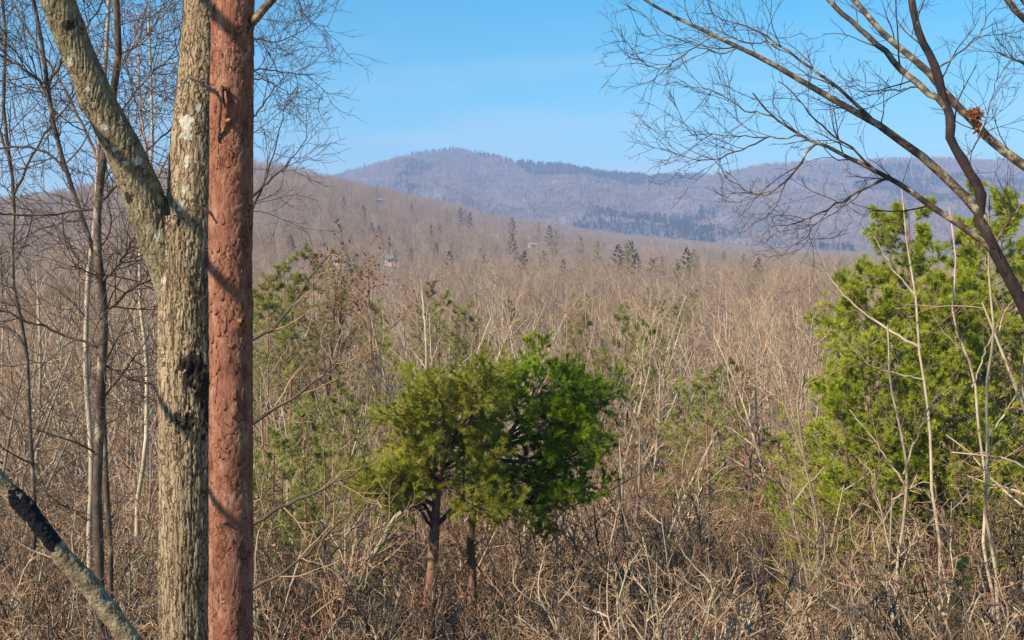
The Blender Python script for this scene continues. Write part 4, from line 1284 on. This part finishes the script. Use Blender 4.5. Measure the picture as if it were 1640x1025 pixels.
# oak upper boughs, above the picture
rng = RS(90)
up = Soup()
Pa = np.stack([resample([pt(334, -480, OY + .6), pt(300, -800, OY + 1), pt(250, -1100, OY + 1.6)], 12), resample([pt(-70, -410, OY - .8), pt(-200, -700, OY - 1), pt(-330, -950, OY - 1.5)], 12)])
Ra = np.stack([np.linspace(.1, .03, 12)] * 2)
tubes(up, Pa, Ra, 8)
Pb, Rb = grow(rng, Pa, Ra, dict(n=9, t0=.1, ang=48, len=.7, rr=.6, K=7, wander=.12, up=.04))
tubes(up, Pb, Rb, 5)
Pc, Rc = grow(rng, Pb, Rb, dict(n=6, t0=.15, ang=45, len=.5, rr=.6, K=5, wander=.15))
tubes(up, Pc, Rc, 3)
part('branches', up.mesh('oak_branches', M['oak'], origin=oak_base), oak)

# red pine
PY = 8.5
PR = 0.161
pine_base = np.array([pt(371, 440, PY)[0], PY, -6.2])
def pine_disp(b, dirs, R):
    wx = (vnoise(b[..., 0] * 9, b[..., 1] * 9, b[..., 2] * 6, 4) - .5) * .06
    f1, f2, c = worley((b[..., 0] + wx) / .05, (b[..., 1] + wx) / .05, (b[..., 2] + wx) / .09, 28)
    g1, g2, e = worley(b[..., 0] / .022, b[..., 1] / .022, (b[..., 2] + wx) / .035, 38)
    rough = sstep(.35, .65, fbm(b[..., 0] * 4, b[..., 1] * 4, b[..., 2] * 1.5, 2, 77))
    d = (0.003 + .003 * rough) * sstep(.0, .10, f2 - f1) + 0.0035 * c * (.4 + rough) + 0.0018 * sstep(0, .2, g2 - g1) + .0018 * e * (.4 + rough)
    d = d + (fbm(b[..., 0] * 3, b[..., 1] * 3, b[..., 2] * 2, 3, 51) - .5) * .009
    return d + bumps(b, [(pt(384, 520, PY - .15), .07, .025), (pt(361, 835, PY - .15), .06, .015), (pt(400, 490, PY - .05), .12, .015), (pt(352, 160, PY - .14), .1, .02)])
s = Soup()
ppoly = [pine_base, pt(370, 1025, PY), pt(370.5, 700, PY), pt(369, 440, PY), pt(371, 200, PY + .02), pt(373, 0, PY + .04), pt(374, -500, PY + .1), pt(380, -1500, PY + .2)]
s.add(*bark_tube(ppoly, [.185, .162, .157, .155, .153, .155, .155, .13, .09][:8], 150, 1250, pine_disp))
pine = thing('red_pine', 'straight reddish-brown pine trunk with flaky bark in front of the oak', 'pine tree', pine_base)
ptrunk = part('trunk', s.mesh('red_pine_trunk', M['red_pine'], origin=pine_base), pine)
# flaky plates of bark, each a piece of its own
def plate_mesh(seed):
    rng = RS(seed)
    w, h = rng.uniform(.02, .05), rng.uniform(.05, .12)
    m = 9
    R = PR + 0.003
    rim, inn = [], []
    ph = rng.uniform(0, 6.28, 2)
    for k in range(m):
        t = k * 2 * math.pi / m
        q = 1 + .25 * math.sin(2 * t + ph[0]) + .2 * math.sin(3 * t + ph[1]) + rng.uniform(-.35, .35)
        u, v = q * math.cos(t) * w / 2, q * math.sin(t) * h / 2
        lift = .0003 + .0038 * max(0, -math.sin(t)) ** 2 + rng.uniform(0, .001)      # lower edge curls off the trunk
        rim.append((u, v, lift))
        inn.append((u * .55, v * .55, .0008 + rng.uniform(0, .001)))
    back = [(u * .96, v * .96, -.012) for u, v, l in rim]
    allv = [(0, 0, .0012)] + inn + rim + back
    V = [((R + l) * math.sin(u / R), -(R + l) * math.cos(u / R), v) for u, v, l in allv]
    T = [(0, 1 + k, 1 + (k + 1) % m) for k in range(m)]
    Q = [(1 + k, 1 + m + k, 1 + m + (k + 1) % m, 1 + (k + 1) % m) for k in range(m)] + [(1 + m + k, 1 + 2 * m + k, 1 + 2 * m + (k + 1) % m, 1 + m + (k + 1) % m) for k in range(m)]
    sp = Soup()
    sp.add(V, Q, T)
    return sp.mesh('bark_plate', M['red_plate'])
PLATES = [plate_mesh(900 + k) for k in range(14)]
rng = RS(91)
axis = resample(ppoly, 200)
used = []
tries = 0
while len(used) < 280 and tries < 9000:
    tries += 1
    z = rng.uniform(-3.1, 2.6)
    a = rng.uniform(-1.9, 1.9)
    if any(abs(a - a2) * PR < .045 and abs(z - z2) < .07 for a2, z2 in used):
        continue
    used.append((a, z))
    cx, cyy = np.interp(z, axis[:, 2], axis[:, 0]), np.interp(z, axis[:, 2], axis[:, 1])
    o = part('bark_plate', PLATES[rng.randint(0, 14)], ptrunk)
    o.location = (cx - pine_base[0], cyy - pine_base[1], z - pine_base[2])
    o.rotation_euler = (0, 0, a)
    o.scale = (1, 1, rng.uniform(.7, 1.2))
# dead stubs and a hanging strip of torn bark
def stub(poly, ra, rb, mat, parent, base, name='dead_branch', label=None, n=8, seed=0):
    q = resample(poly, 12)
    q[1:] += RS(seed).normal(0, .004, (11, 3))
    sp = Soup()
    tubes(sp, q[None], np.linspace(ra, rb, 12)[None], n)
    part(name, sp.mesh(name, M[mat], origin=base), parent, label)
stub([pt(352, 150, PY - .1), pt(335, 140, PY - .24), pt(318, 131, PY - .34), pt(305, 125, PY - .4)], .017, .007, 'deadwood', pine, pine_base, label='pale dead branch stub near the top', seed=1)
stub([pt(352, 152, PY - .12), pt(338, 147, PY - .25), pt(325, 140, PY - .3)], .009, .004, 'deadwood', pine, pine_base, seed=2)
stub([pt(340, 342, PY - .08), pt(325, 334, PY - .18), pt(309, 326, PY - .26)], .014, .008, 'deadwood', pine, pine_base, label='short pale dead stub halfway up', seed=3)
stub([pt(354, 138, PY - .15), pt(353, 165, PY - .2), pt(350, 195, PY - .185), pt(349, 225, PY - .15)], .02, .012, 'red_plate', pine, pine_base, 'torn_bark', 'long torn strip of bark hanging below the dead stub', seed=4)
stub([pt(360, 143, PY - .15), pt(364, 165, PY - .19), pt(361, 190, PY - .17)], .011, .006, 'red_plate', pine, pine_base, 'torn_bark', seed=5)
stub([pt(355, 146, PY - .13), pt(365, 140, PY - .21), pt(368, 150, PY - .2)], .014, .007, 'shade_scar', pine, pine_base, 'torn_bark', seed=6)
stub([pt(364, 196, PY - .14), pt(367, 193, PY - .26), pt(369, 192, PY - .33)], .022, .006, 'red_plate', pine, pine_base, 'knot', seed=7)
stub([pt(385, 518, PY - .12), pt(386, 515, PY - .2), pt(388, 514, PY - .25)], .028, .012, 'red_plate', pine, pine_base, 'knot', seed=8)
stub([pt(361, 838, PY - .12), pt(360, 836, PY - .2)], .026, .014, 'red_plate', pine, pine_base, 'knot', seed=9)
stub([pt(400, 40, PY), pt(412, 22, PY - .03), pt(430, 6, PY - .1), pt(455, -20, PY - .2), pt(520, -90, PY - .4)], .035, .02, 'limb_lichen', pine, pine_base, 'branch', 'grey branch leaving the trunk to the right at the top', seed=10)
pc = part('crown', CONS[1][1], pine)
pc.location = (0.05, 0.2, 8.2)
pc.scale = (.75,) * 3
pb = part('branches', CONS[1][0], pine)
pb.location = (0.05, 0.2, 8.2)
pb.scale = (.75,) * 3

# leaning lichened trunk in the bottom left corner
LY = 7.0
lb = pt(235, 1060, LY)
s = Soup()
lpoly = [pt(300, 1200, LY + .3), pt(222, 1045, LY), pt(150, 945, LY - .05), pt(95, 885, LY - .1), pt(40, 812, LY - .18), pt(-15, 755, LY - .25), pt(-80, 690, LY - .3)]
def log_disp(b, dirs, R):
    d = (fbm(b[..., 0] * 7, b[..., 1] * 7, b[..., 2] * 7, 5, 61) - .5) * .035
    f1, f2, c = worley(b[..., 0] / .03, b[..., 1] / .03, b[..., 2] / .03, 62)
    d = d + .003 * sstep(0, .3, f2 - f1)
    q = np.linalg.norm((b - pt(52, 838, LY - .24)) * [1, .7, .8], axis=-1)
    return d - .0 * q
shade_marks = [(pt(30 + k * 6, 806 + k * 7.6, LY - .2), .04, .11, 1) for k in range(9)]  # stretch of the log painted black in place of a shadow
add_bark(s, bark_tube(lpoly, [.09, .075, .066, .059, .054, .05, .045], 96, 520, log_disp), shade_marks)
log = thing('leaning_dead_tree', 'grey lichened trunk leaning across the bottom left corner with a black patch of painted shade', 'dead tree', lb)
part('trunk', s.mesh('leaning_trunk', [M['log'], M['log_shade']], origin=lb), log)
# ------------------------------------------------------------------ tree outside the left edge, whose boughs throw the slanting shadows on the trunks
rng = RS(95)
D = norm(np.array([-.42, .58, .43]))
sP, sR = [], []
rootx = np.array([-7.4, 4.6])
for py, dd, r in ((50, 5.2, .062), (465, 5.0, .05), (832, 4.8, .036)):
    c = pt(371, py, PY - PR) + SUN_DIR * dd
    sP.append(resample([c + D * 1.9, c + D * .8, c, c - D * 1.2, c - D * 2.2], 12)[::-1])
    sR.append(np.linspace(r, r * .6, 12)[::-1])
st = Soup()
tops = np.array([p[-1] for p in sP])
tx = tops.mean(0)
gz = -4.4
tp = resample([[tx[0] - .2, tx[1] + .2, gz], [tx[0], tx[1], tops[2, 2]], [tx[0] + .05, tx[1], tops[1, 2]], [tx[0], tx[1] + .1, tops[0, 2]], [tx[0], tx[1], tops[0, 2] + 2.5]], 20)
tubes(st, tp[None], np.linspace(.12, .05, 20)[None], 10)
sl = Soup()
tubes(sl, np.stack(sP), np.stack(sR), 7)
shade = thing('bare_tree', 'bare tree just outside the left edge whose boughs shade the trunks', 'tree', tp[0])
part('trunk', st.mesh('side_tree_trunk', M['stem_mid'], origin=tp[0]), shade)
part('limbs', sl.mesh('side_tree_limbs', M['stem_mid'], origin=tp[0]), shade)

# ------------------------------------------------------------------ clump of dead leaves caught on the lichened limb
c = pt(1562, 184, 17.0)
rng = RS(96)
s = Soup()
B = c + norm(rng.normal(0, 1, (420, 3))) * (rng.uniform(0, 1, (420, 1)) ** .4) * [.105, .10, .10] + [0, 0, .02]
leaves(s, rng, B, .05)
B = pt(1569, 205, 17.0) + rng.normal(0, 1, (25, 3)) * [.03, .04, .05]
leaves(s, rng, B, .07)
ln = thing('leaf_nest', 'orange-brown clump of dead leaves caught on a limb near the right edge', 'leaf nest', c)
part('leaves', s.mesh('leaf_nest', M['leaf_orange'], smooth=False, origin=c), ln, kind='stuff')
s = Soup()
P = np.stack([resample([c + rng.normal(0, .05, 3), c + rng.normal(0, .09, 3), c + rng.normal(0, .14, 3)], 5) for _ in range(14)])
tubes(s, P, np.full((14, 5), .005), 3)
part('twigs', s.mesh('leaf_nest_twigs', M['twig_dark'], origin=c), ln)

# ------------------------------------------------------------------ houses on the hillside
def flat_mat(name, col, rough=.7):
    return mat_bark(name, [(0.3, tuple(v * .88 for v in col)), (0.7, col)], 1.5, rough=rough)
M['wall_pink'] = flat_mat('pinkish_siding', (0.74, 0.50, 0.44))
M['wall_white'] = flat_mat('white_siding', (0.42, 0.36, 0.30))
M['wall_brown'] = flat_mat('brown_siding', (0.30, 0.22, 0.17))
M['roof_grey'] = flat_mat('grey_roofing', (0.22, 0.20, 0.20))
M['roof_pale'] = flat_mat('pale_metal_roofing', (0.36, 0.34, 0.33), .6)
M['pane'] = flat_mat('dark_window_pane', (0.03, 0.035, 0.045), .15)
M['brick'] = flat_mat('chimney_brick', (0.30, 0.13, 0.09))

def house(label, px, py, Y, w, d, h, rh, rz, wall, roof):
    p = house_spot(px, py, Y)
    Y = p[1]
    o = thing('house', label, 'house', (p[0], Y, p[2]), 'houses on the wooded hillside', rz)
    z0 = -8.0
    s = Soup()
    a, b = w / 2, d / 2
    s.add([(-a, -b, z0), (a, -b, z0), (a, b, z0), (-a, b, z0), (-a, -b, h), (a, -b, h), (a, b, h), (-a, b, h), (-a, 0, h + rh), (a, 0, h + rh)],
          [(0, 1, 5, 4), (1, 2, 6, 5), (2, 3, 7, 6), (3, 0, 4, 7)], [(5, 6, 9), (7, 4, 8)])
    part('wall', s.mesh('house_wall', M[wall], smooth=False), o)
    s = Soup()
    e, t = .5, .22
    k = rh / b
    for sg in (-1, 1):
        V = [(-a - e, sg * (b + e), h - k * e + .03), (a + e, sg * (b + e), h - k * e + .03), (a + e, 0, h + rh + .03), (-a - e, 0, h + rh + .03)]
        V += [(x, y, z + t) for x, y, z in V]
        s.add(V, [(0, 1, 2, 3), (4, 5, 6, 7), (0, 1, 5, 4), (1, 2, 6, 5), (3, 0, 4, 7)])
    rf = part('roof', s.mesh('house_roof', M[roof], smooth=False), o)
    part('chimney', box_mesh('chimney', (a * .3, -.5, h + rh * .4), (a * .3 + .9, .5, h + rh + 1.1), [M['brick']]), rf)
    n = max(2, int(w / 3))
    for i in range(n):
        x = -a + (i + .5) * w / n
        if i == n // 2:
            part('door', box_mesh('door', (x - .5, -b - .06, .2), (x + .5, -b - .003, 2.3), [M['wall_brown']]), o)
            continue
        f = part('window', box_mesh('window_frame', (x - .65, -b - .07, h * .35), (x + .65, -b - .003, h * .35 + 1.5), [M['wall_white']]), o)
        part('pane', box_mesh('pane', (x - .52, -b - .10, h * .35 + .13), (x + .52, -b - .073, h * .35 + 1.37), [M['pane']]), f)

house('small pinkish house in the trees below the left hill', 628, 412, 520, 6.5, 5, 2.4, 1.3, .2, 'wall_pink', 'roof_grey')
house('small white house half hidden by the russet tree', 545, 414, 470, 5.5, 5, 2.6, 1.3, -.2, 'wall_white', 'roof_grey')
house('pale-roofed house high on the hill crest under the mountain', 605, 300, 1000, 7, 5, 1.4, 1.2, .35, 'wall_brown', 'roof_pale')
house('white gabled house on the right shoulder of the hill, left of two', 794, 346, 950, 8, 6, 4.2, 2.0, -.3, 'wall_white', 'roof_grey')
house('white gabled house on the right shoulder of the hill, right of two', 853, 347, 950, 7, 5, 1.6, 1.4, .4, 'wall_white', 'roof_pale')
